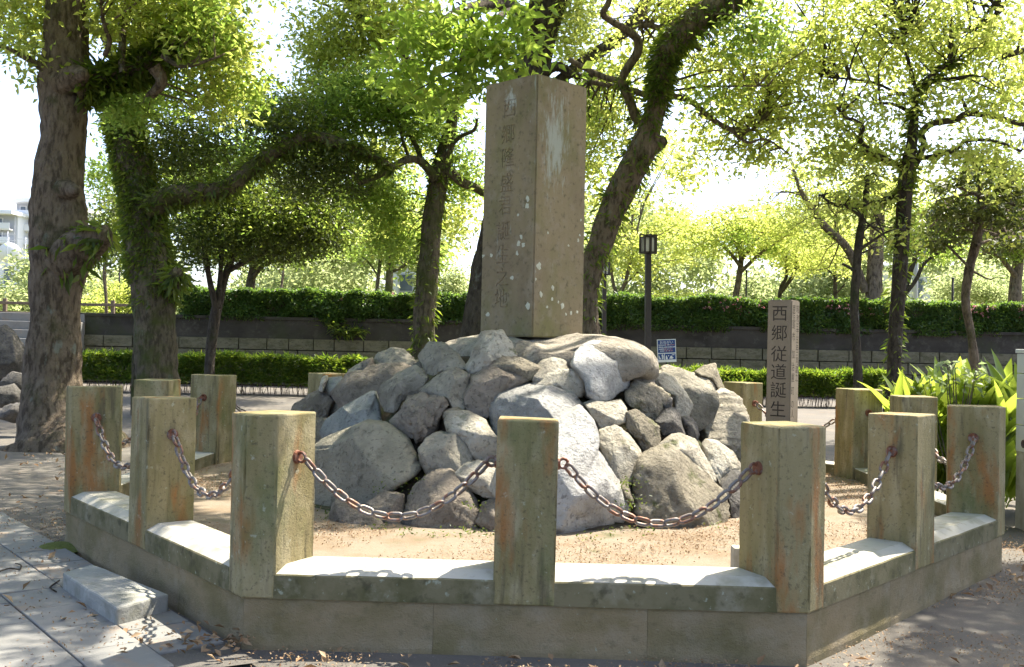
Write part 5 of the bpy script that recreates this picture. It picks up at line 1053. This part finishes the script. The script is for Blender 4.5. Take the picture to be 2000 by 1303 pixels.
# ------------------------------------------------------------------ blue notice
DS = 19.5
ps = at(1302, 685, DS); e = empty('notice_board', (ps.x, ps.y, 0)); tag(e, 'small blue and white notice board on a thin post behind the mound', 'sign')
Mx = Matrix.Translation((0, 0, ps.z)) @ Matrix.Rotation(R(-3.2), 4, 'Y')
def plate(name, x0, x1, z0, z1, mat, y, th=.004, parent=e):
    bm = bmesh.new(); box(bm, x0, x1, y - th, y, z0, z1, M=Mx); return from_bm(name, bm, M[mat], parent)
w2, h2 = 18.3 * DS / F, 22.3 * DS / F
bd = plate('board', -w2, w2, -h2, h2, 'white', 0, .012)
plate('blue_panel', -w2 * .93, w2 * .92, -.18 * h2, h2 * .93, 'blue', -.0125, parent=bd); plate('blue_panel', -w2 * .93, -w2 * .30, -.78 * h2, -.27 * h2, 'blue', -.0125, parent=bd); plate('blue_panel', -w2 * .22, w2 * .92, -.78 * h2, -.27 * h2, 'blue', -.0125, parent=bd)
bm = bmesh.new(); box(bm, -.015, .015, .003, .033, -.05, ps.z + h2 * .6); from_bm('post', bm, M['pole'], e)
me = text_mesh('おねがい', .30 * h2, .001); me.transform(Mx @ Matrix.Translation((0, -.0185, h2 * .74)) @ Matrix.Rotation(math.pi / 2, 4, 'X')); link('lettering', me, M['white'], bd)
rs = random.Random(6); bw, br_ = bmesh.new(), bmesh.new()
for i, z in enumerate((.46, .27, .10, -.06)):            # illegible lines of small print
    x = -w2 * (.84 if i < 3 else .70)
    while x < w2 * (.85 if i < 2 else .62):
        ww = rs.uniform(.03, .07) * w2; red = i != 1 and x > -w2 * .25 and rs.random() < .75
        box(br_ if red else bw, x, x + ww, -.0195, -.0170, h2 * z, h2 * (z + rs.uniform(.06, .11)), M=Mx); x += ww + rs.uniform(.02, .04) * w2
from_bm('small_print', bw, M['white'], bd); from_bm('red_print', br_, M['redp'], bd)
def picto(polys):
    bm = bmesh.new()
    for poly in polys:
        vs = [bm.verts.new(Mx @ Vector((x * w2, -.0185, z * h2))) for x, z in poly]; bm.faces.new(vs)
        for k in range(len(vs)): pass
    r_ = bmesh.ops.extrude_face_region(bm, geom=bm.faces[:]); bmesh.ops.translate(bm, verts=[v for v in r_['geom'] if isinstance(v, bmesh.types.BMVert)], vec=(0, .0015, 0))
    bmesh.ops.recalc_face_normals(bm, faces=bm.faces); from_bm('pictogram', bm, M['white'], bd)
picto([[(-.88, -.42), (-.83, -.40), (-.76, -.58), (-.66, -.68), (-.68, -.74), (-.80, -.74), (-.86, -.60)]])
picto([[(-.56, -.74), (-.52, -.50), (-.58, -.46), (-.52, -.30), (-.47, -.28), (-.42, -.46), (-.44, -.74)], [(-.39, -.72), (-.40, -.40), (-.35, -.40), (-.33, -.72)]])
picto([[(-.14, -.76), (-.12, -.52), (-.08, -.42), (-.02, -.42), (.02, -.55), (.08, -.66), (.06, -.76)], [(.10, -.46), (.16, -.40), (.26, -.46), (.18, -.50)]])
picto([[(.24, -.74), (.32, -.56), (.40, -.46), (.52, -.46), (.60, -.58), (.72, -.64), (.60, -.68), (.56, -.75), (.40, -.70)], [(.52, -.36), (.80, -.34), (.82, -.40), (.54, -.41)]])

# ------------------------------------------------------------------ stone step, small block, edge pillar, rail
a, b, d, n = side(0)
stp = [at(120, 1118, 6.45), at(188, 1100, 6.9), at(330, 1158, 5.75), at(232, 1187, 5.45)]
pl_ = []
for px, py in [(122, 1118), (180, 1101), (330, 1160), (228, 1186)]:                  # the top's corners on the plane z = .14
    dd = at(px, py, 1.0) - Vector((0, 0, EYE)); k = (.125 - EYE) / dd.z; pl_.append(dd * k)
cS = Vector((sum(p.x for p in pl_) / 4, sum(p.y for p in pl_) / 4, 0))
bm = bmesh.new(); ring = [(p.x - cS.x, p.y - cS.y) for p in pl_]
prism(bm, ring, -.05, .115, bev=.012); bmesh.ops.recalc_face_normals(bm, faces=bm.faces)
bmesh.ops.subdivide_edges(bm, edges=bm.edges, cuts=5, use_grid_fill=True)
for v in bm.verts: v.co += Vector((noise.noise(v.co * 9), noise.noise(v.co * 9 + Vector((4, 4, 4))), noise.noise(v.co * 7 + Vector((9, 9, 9))) * .7)) * .010
tag(from_bm('step_stone', bm, M['step'], None, (cS.x, cS.y, .01), smooth=False), 'worn rectangular stone step on the paving before the fence', 'step')
pk = at(1452, 1040, 5.9)
bm = bmesh.new(); box(bm, -.06, .06, -.05, .05, 0, .13, bev=.006); tag(from_bm('concrete_stub', bm, M['curb'], None, (at(1452, 1033, 5.85).x, 5.85, ZIN)), 'short concrete stub inside the fence behind the front right corner post', 'stub')
ew = empty('block_pier', (at(2046, 800, 9.2).x, 9.2, 0)); tag(ew, 'pale block pier with a cap at the right edge', 'pier')
zz = [at(1990, y, 9.2).z for y in (885, 832, 780, 730, 690)]
wb = at(2024, 800, 9.2).x - at(1984, 800, 9.2).x
for i in range(4):
    bm = bmesh.new(); box(bm, -wb, wb, -.2, .2, zz[i] + .003, zz[i + 1] - .003, bev=.005); from_bm('block', bm, M['block_white'], ew)
bm = bmesh.new(); box(bm, -wb - .012, wb + .012, -.212, .212, zz[4], at(1990, 682, 9.2).z, bev=.006); from_bm('cap', bm, M['block_white'], ew)
bm = bmesh.new(); box(bm, -wb + .004, wb - .004, -.19, .19, -.05, zz[0] + .002); from_bm('footing', bm, M['curb'], ew)
pr = at(1990, 866, 9.0); tb = TB(); tb.tube([Vector((0, 0, 0)), Vector((.5, .0, .01)), Vector((1.4, .05, .0))], [.036, .038, .036], seg=10, sub=3)
eo = tb.build('wooden_rail', M['wood'], None, (pr.x, 8.93, pr.z)); tag(eo, 'brown round wooden rail in front of the pale block pier', 'rail')

# ------------------------------------------------------------------ left background: rockery, stairs, railing, apartment tower
rock([(-60, 700), (-20, 650), (2, 640), (25, 662), (36, 690), (34, 720), (20, 745), (-30, 760), (-60, 750)], 'r_dark', 'large dark boulder at the left edge behind the camphor', depth=17.5, D=.5, seed=120, rgh=.03)
rock([(0, 745), (20, 728), (44, 732), (46, 760), (20, 772), (2, 765)], 'r_dark', 'small grey rock under the dark boulder at the left edge', depth=16.8, D=.2, seed=121, level=3)
rock([(-20, 785), (-6, 758), (20, 752), (34, 770), (30, 790), (0, 796)], 'r_dark', 'low brown rock nearest the camera at the left edge', depth=16.2, D=.25, seed=122, level=3)
rock([(-10, 815), (10, 792), (50, 786), (58, 812), (30, 826)], 'r_dark', 'flat grey rock at the foot of the big left camphor', depth=15.6, D=.25, seed=123, level=3)
for o in list(bpy.data.objects)[-4:]:
    if o.get('category') == 'boulder': o['group'] = 'rocks at the left edge'
es = empty('stone_stairs', (at(20, 700, 30).x, 30, 0)); tag(es, 'wide stone stairs climbing to the terrace at the far left', 'stairs')
for i in range(8):
    bm = bmesh.new(); z1 = 2.16 * (i + 1) / 8; box(bm, -6, at(112, 650, 31).x - es.location.x, i * .42, i * .42 + (.44 if i < 7 else 1.2), -.05, z1, bev=.02); from_bm('step', bm, M['slab'], es)
ef = empty('wooden_fence', (at(30, 600, 36).x, 36, 2.14)); tag(ef, 'low wooden post and rail fence on the terrace at the far left', 'fence')
zr0, zr1 = at(30, 611, 36).z - 2.14, at(30, 592, 36).z - 2.14
for i in range(-4, 5):
    bm = bmesh.new(); box(bm, i * 1.25 - .42, i * 1.25 - .30, -.06, .06, -.1, zr1 + .16, bev=.01); from_bm('post', bm, M['wood'], ef)
for z in (zr0, zr1):
    bm = bmesh.new(); box(bm, -6, 5.2, -.10, -.065, z - .05, z + .05, bev=.01); from_bm('rail', bm, M['wood'], ef)
def tower(px0, px1, ytop, dep, floors, label):
    xa, xb = at(px0, 500, dep).x, at(px1, 500, dep).x; e = empty('apartment_building', ((xa + xb) / 2, dep, 2)); tag(e, label, 'building'); w_ = (xb - xa) / 2; H_ = at((px0 + px1) / 2, ytop, dep).z - 2
    bm = bmesh.new(); box(bm, -w_, w_, 0, 14, 0, H_); from_bm('wall', bm, M['bgrey'], e)
    bm = bmesh.new(); box(bm, -w_ - .6, w_ + .6, -2.2, 14.5, H_, H_ + .5); from_bm('roof', bm, M['bwhite'], e)
    fh = H_ / floors
    for f in range(floors):
        for s in range(2):
            x0 = -w_ + s * w_ * 1.05; x1 = x0 + w_ * .9; y = -1.7 if s == 0 else -1.1
            bm = bmesh.new(); box(bm, x0, x1, y - .12, y, f * fh, f * fh + fh * .42); box(bm, x0, x1, y, -.01, f * fh - .15, f * fh); from_bm('balcony', bm, M['bwhite'], e)
            bm = bmesh.new(); box(bm, x0 + .5, x0 + (x1 - x0) * .55, -.10, -.03, f * fh + .1, f * fh + fh * .82); wn = from_bm('window', bm, M['bwhite'], e)
            bm = bmesh.new(); box(bm, x0 + .65, x0 + (x1 - x0) * .55 - .15, -.14, -.11, f * fh + .2, f * fh + fh * .76); from_bm('pane', bm, M['glass'], wn)
    bm = bmesh.new(); box(bm, w_ + .02, w_ + .25, .5, 4, 0, H_); from_bm('stair_wall', bm, M['bwhite'], e)
    return e
tower(30, 112, 398, 150, 9, 'tall pale apartment tower with stacked balconies beside the left camphor')
tower(-70, 27, 420, 146, 8, 'slightly lower pale apartment tower at the far left edge')
def house(px0, px1, y0, y1, dep, label, roof='bwhite', cols=2, rows=2, name='house', zb=2.1):
    xa, xb = at(px0, y0, dep).x, at(px1, y0, dep).x; e = empty(name, ((xa + xb) / 2, dep, zb)); tag(e, label, 'building'); w_ = (xb - xa) / 2; H_ = at((px0 + px1) / 2, y0, dep).z - zb
    bm = bmesh.new(); box(bm, -w_, w_, 0, 9, 0, H_); from_bm('wall', bm, M['bwhite'], e)
    bm = bmesh.new(); box(bm, -w_ - .35, w_ + .35, -.35, 9.3, H_ + .002, H_ + .35); from_bm('roof', bm, M[roof], e)
    for r_ in range(rows):
        for c in range(cols):
            x = -w_ + 2 * w_ * (c + .5) / cols; z = H_ * (r_ + .5) / rows; a_, b_ = w_ / cols * .5, H_ / rows * .28
            bm = bmesh.new(); box(bm, x - a_, x + a_, -.08, -.01, z - b_, z + b_); wn = from_bm('window', bm, M['bgrey'], e)
            bm = bmesh.new(); box(bm, x - a_ * .85, x + a_ * .85, -.11, -.085, z - b_ * .85, z + b_ * .85); from_bm('pane', bm, M['glass'], wn)
    return e
lb = house(-60, 62, 505, 545, 118, 'low white-roofed building in front of the apartment tower', cols=4, rows=2)
tb = TB()
for x, h in ((-.6, 4.0), (1.4, 3.4), (3.0, 3.2)): tb.tube([Vector((x, -1, 0)), Vector((x, -1, h))], [.06, .05], seg=5, sub=1)
for x, z in ((-.6, 3.7), (-.6, 3.0), (1.4, 3.2), (3.0, 2.9)): tb.tube([Vector((x - .9, -1, z)), Vector((x + .9, -1, z))], [.04, .04], seg=4, sub=1)
an = empty('rooftop_antennas', (at(33, 505, 116).x, 116, at(33, 503, 116).z - 1.2)); tag(an, 'thin rooftop antennas in front of the apartment tower', 'antenna'); tb.build('masts', M['bgrey'], an)
bm = bmesh.new(); bmesh.ops.create_uvsphere(bm, u_segments=16, v_segments=8, radius=1.3)
bmesh.ops.delete(bm, geom=[v for v in bm.verts if v.co.z > -.45], context='VERTS'); dsh = from_bm('satellite_dish', bm, M['bwhite'], None, tuple(at(19, 492, 116)), smooth=True); dsh.rotation_euler = (R(-70), 0, R(25)); dsh.scale = (1, 1, .8)
tag(dsh, 'round white satellite dish on the low white roof', 'satellite dish')
house(766, 822, 520, 580, 85, 'white house seen between the trunks left of the pillar', cols=1, rows=2)
house(1690, 2060, 528, 590, 110, 'long pale building behind the trees at the right', cols=9, rows=2)
house(620, 690, 470, 560, 125, 'pale block glimpsed through the leaves beyond the left hedge', cols=3, rows=4)
# slim poles on the terrace and an overhead cable
for px, y0, y1, dep, r_, mt, lab in [(1790, 470, 600, 42, .10, 'bgrey', 'pale grey pole on the terrace right of the spreading camphor'), (1861, 545, 600, 40, .05, 'pole', 'thin dark pole rising from the hedge near the leaning pine'),
                                 (1458, 530, 600, 41, .04, 'pole', 'thin dark pole beside the fan-branched tree'), (234, 515, 600, 40, .04, 'pole', 'thin dark pole between the two left camphor trunks')]:
    p0, p1 = at(px, y1, dep), at(px, y0, dep); h = p1.z - 2.1; tb = TB(); tb.tube([Vector((0, 0, 0)), Vector((0, 0, h * .6)), Vector((0, 0, h))], [r_, r_ * .9, r_ * .8], seg=10, sub=1)
    tb.tube([Vector((0, 0, h - .02)), Vector((0, 0, h + .06))], [r_ * 1.3, r_ * 1.1], seg=10, sub=1)
    tag(tb.build('pole', M[mt], None, (p1.x, p1.y, 2.1)), lab, 'pole', 'poles on the terrace')
tb = TB(); A_, B_ = at(900, 428, 60), at(2100, 446, 60)
tb.tube([A_.lerp(B_, i / 10) - Vector((0, 0, .6 * (1 - ((i - 5) / 5) ** 2))) for i in range(11)], [.03] * 11, seg=4, sub=1)
tag(tb.build('overhead_cable', M['pole']), 'thin dark overhead cable crossing the bright sky gap', 'cable')

# ------------------------------------------------------------------ broad-leaved plants at the right
leafs = []
for s in range(4):
    bm = bmesh.new(); nS = 7; Lr = []
    for i in range(nS + 1):
        t = i / nS; w_ = .055 * math.sin(math.pi * min(1, t * .95 + .05) ** (.8)) ** .8 * (1 if t < .98 else .2) + (.004 if t < .12 else 0)
        w_ = max(w_ if t > .16 else .006, .001); bend = (.25 + .12 * s) * t * t
        y = .62 * (t - .18 * bend * t); z = -.42 * bend * .5
        Lr.append([bm.verts.new((-w_, y, z + .018 * w_ / .05)), bm.verts.new((0, y, z)), bm.verts.new((w_, y, z + .018 * w_ / .05))])
    for i in range(nS):
        for j in range(2): bm.faces.new((Lr[i][j], Lr[i][j + 1], Lr[i + 1][j + 1], Lr[i + 1][j]))
    me = bpy.data.meshes.new('leaf'); bm.to_mesh(me); bm.free(); me.materials.append(M['leaf_broad']); me.polygons.foreach_set('use_smooth', np.ones(len(me.polygons), bool)); leafs.append(me)
CL = [(1755, 10.2, 13, 'leftmost'), (1795, 10.0, 16, 'second from the left'), (1835, 10.5, 18, 'third from the left'), (1880, 10.9, 18, 'middle and rear'), (1890, 10.0, 18, 'middle and front'), (1935, 10.6, 18, 'fourth from the right'), (1950, 9.9, 18, 'third from the right'), (1985, 10.2, 16, 'beside the block pier'), (1850, 11.4, 16, 'rearmost'), (2035, 10.4, 14, 'behind the block pier')]
for px, dep, nl_, nm in CL:
    p = at(px, 800, dep); e = empty('broadleaf_plant', (p.x, dep, 0)); tag(e, f'glossy long-leaved clump, {nm}, in the right bed', 'plant', 'broad-leaved plants at the right')
    for i in range(nl_ * 4):
        o = link('leaf', random.choice(leafs), None, e, (random.gauss(0, .10), random.gauss(0, .10), random.uniform(0, .95)))
        s = random.uniform(.78, 1.2); o.scale = (s * 1.15, s, s); az = random.uniform(0, 2 * math.pi); tl = random.uniform(.75, 1.45)
        o.rotation_euler = (tl, random.uniform(-.3, .3), az)
# small pale-leaved shrub among them
pS = at(1868, 760, 9.6); e = empty('pale_shrub', (pS.x, 9.6, 0)); tag(e, 'pale-leaved leggy shrub among the broad-leaved plants', 'shrub')
tb = TB(); tips = []
for i in range(12):
    q = at(random.uniform(1800, 1935), random.uniform(692, 760), 9.6 + random.uniform(-.3, .3)) - Vector(e.location)
    tb.tube([Vector((random.gauss(0, .08), 0, 0)), Vector((q.x * .5, q.y * .5, q.z * .6)), q], [.010, .007, .003], seg=5, sub=3); tips.append(q)
tb.build('stems', M['bark_moss'], e)
P = np.concatenate([np.array(t) + RNG.normal(size=(9, 3)) * np.array([.06, .06, .04]) for t in tips]); leaf_mesh('foliage', P, .075, M['white_leaf'], e, (0, 0, 0), aspect=.5, up=.7)
# ------------------------------------------------------------------ small growth and litter
def tuft(name, label, cat, pts, n, size, mat, spread, aspect=.5, up=.3, droop=-.4):
    c = pts[0]; e = empty(name, tuple(c)); tag(e, label, cat)
    P = np.concatenate([np.array(p) + RNG.normal(size=(n, 3)) * np.array([spread, spread, spread * .4]) for p in pts]); tag(leaf_mesh('leaves', P, size, M[mat], e, c, aspect=aspect, up=up, droop=droop), kind='stuff')
def on_plane(px, py, z):
    dd = at(px, py, 1.0) - Vector((0, 0, EYE)); k = (z - EYE) / dd.z; return Vector((0, 0, EYE)) + dd * k
tuft('mound_weeds', 'tiny green weeds along the left foot of the mound', 'weeds', [on_plane(x, y, ZIN + .01) for x, y in [(640, 1010), (745, 1030), (790, 1042), (850, 1046), (900, 1044), (925, 1040), (950, 1030), (960, 1042)]], 30, .022, 'weed', .05)
tuft('mound_weeds', 'tiny green weeds between the huge boulders at the right foot of the mound', 'weeds', [on_plane(x, y, ZIN + .01) for x, y in [(1190, 1040), (1230, 1035), (1260, 1040), (1400, 1030), (1150, 1052)]], 30, .02, 'weed', .05)
tuft('mound_weeds', 'clover sprigs in the gap right of the large flat slab', 'weeds', [at(x, y, cone_depth(x, y) - .02) for x, y in [(780, 945), (800, 960), (740, 955), (825, 935), (918, 985), (930, 990)]], 16, .022, 'weed', .04)
tuft('mound_weeds', 'yellow-green moss sprigs left of the huge rounded boulder', 'weeds', [at(x, y, cone_depth(x, y) - .05) for x, y in [(1220, 950), (1235, 940), (1240, 975), (1226, 990)]], 30, .022, 'weed', .05)
tuft('wall_weed', 'trailing weed hanging from the parapet left of the pillar', 'weeds', [at(x, y, WY - .12) for x, y in [(660, 640), (672, 650), (685, 652), (650, 632), (700, 645)]], 60, .28, 'fern', .16, aspect=.12, up=.2, droop=.2)
for px, py, lab in [(560, 700, 'bright grass tuft at the right end of the shaded low hedge')]:
    pass
# moss patch by the plinth
c = on_plane(112, 1074, .0); bm = bmesh.new(); ring = []
for k in range(20): t = k * math.pi / 10; ring.append(bm.verts.new((.22 * math.cos(t) * (1 + .25 * noise.noise(Vector((math.cos(t) * 2, math.sin(t) * 2, 3)))), .26 * math.sin(t) * (1 + .25 * noise.noise(Vector((math.cos(t) * 2, math.sin(t) * 2, 8)))), .0)))
ct = bm.verts.new((0, 0, .045))
for k in range(20): bm.faces.new((ring[k], ring[(k + 1) % 20], ct))
tag(from_bm('moss_patch', bm, M['moss'], None, (c.x, c.y, .012), smooth=True), 'bright green moss cushion on the ground by the left plinth corner', 'moss')
# leaf litter
def litter(name, label, n, size, region, z, mat='litter', clump=None):
    P = []
    while len(P) < n:
        x, y = random.uniform(*region[:2]), random.uniform(*region[2:])
        if clump and noise.noise(Vector((x * clump, y * clump, 2))) < random.uniform(-.3, .5): continue
        q = Vector((x, y)); inside = all((q - side(k)[0]).dot(side(k)[3]) > .30 for k in range(8)); near = all((q - side(k)[0]).dot(side(k)[3]) > -.03 for k in range(8))
        if z > .2 and (not inside or (q - MC).length < 1.9): continue
        if z < .2 and near: continue
        P.append((x, y, z + random.uniform(.0, .012)))
    tag(leaf_mesh(name, np.array(P), size, M[mat], None, (0, 0, 0), up=2.2, droop=-.02, jit=.5, aspect=.5), label, 'leaf litter', kind='stuff')
litter('fallen_leaves', 'dry brown leaves scattered over the ground outside the fence', 1500, .055, (-8, 7, 3.6, 14), .022, clump=.8)
litter('ground_debris', 'tiny twig and catkin debris over the ground outside the fence', 26000, .016, (-6, 6, 3.8, 9), .020, clump=1.6)
litter('catkin_debris', 'tiny catkin debris on the sand inside the fence', 16000, .016, (-3.4, 3.8, 5.3, 11), ZIN + .006, clump=1.2)
c0 = on_plane(395, 1262, .02)
P = np.array([[c0.x + random.gauss(0, .16), c0.y + random.gauss(0, .10), .035 + random.uniform(0, .04)] for i in range(90)])
tag(leaf_mesh('leaf_drift', P, .05, M['litter'], None, (0, 0, 0), up=1.2, droop=0), 'small drift of dry brown leaves at the front left foot of the plinth', 'leaf litter', kind='stuff')
for pts, lab in [([(0, 1116), (20, 1110), (38, 1112), (41, 1104), (30, 1100)], 'dark curved twig on the paving at the far left'), ([(110, 1156), (98, 1148), (104, 1142), (116, 1134)], 'small hooked twig on the paving left of the step')]:
    Q = [on_plane(x, y, .042) for x, y in pts]; tb = TB(); b = Q[0]; tb.tube([q - b for q in Q], [.005] * 4 + [.003] * (len(Q) - 4), seg=5, sub=3); tag(tb.build('twig', M['bark_dark'], None, tuple(b)), lab, 'twig')
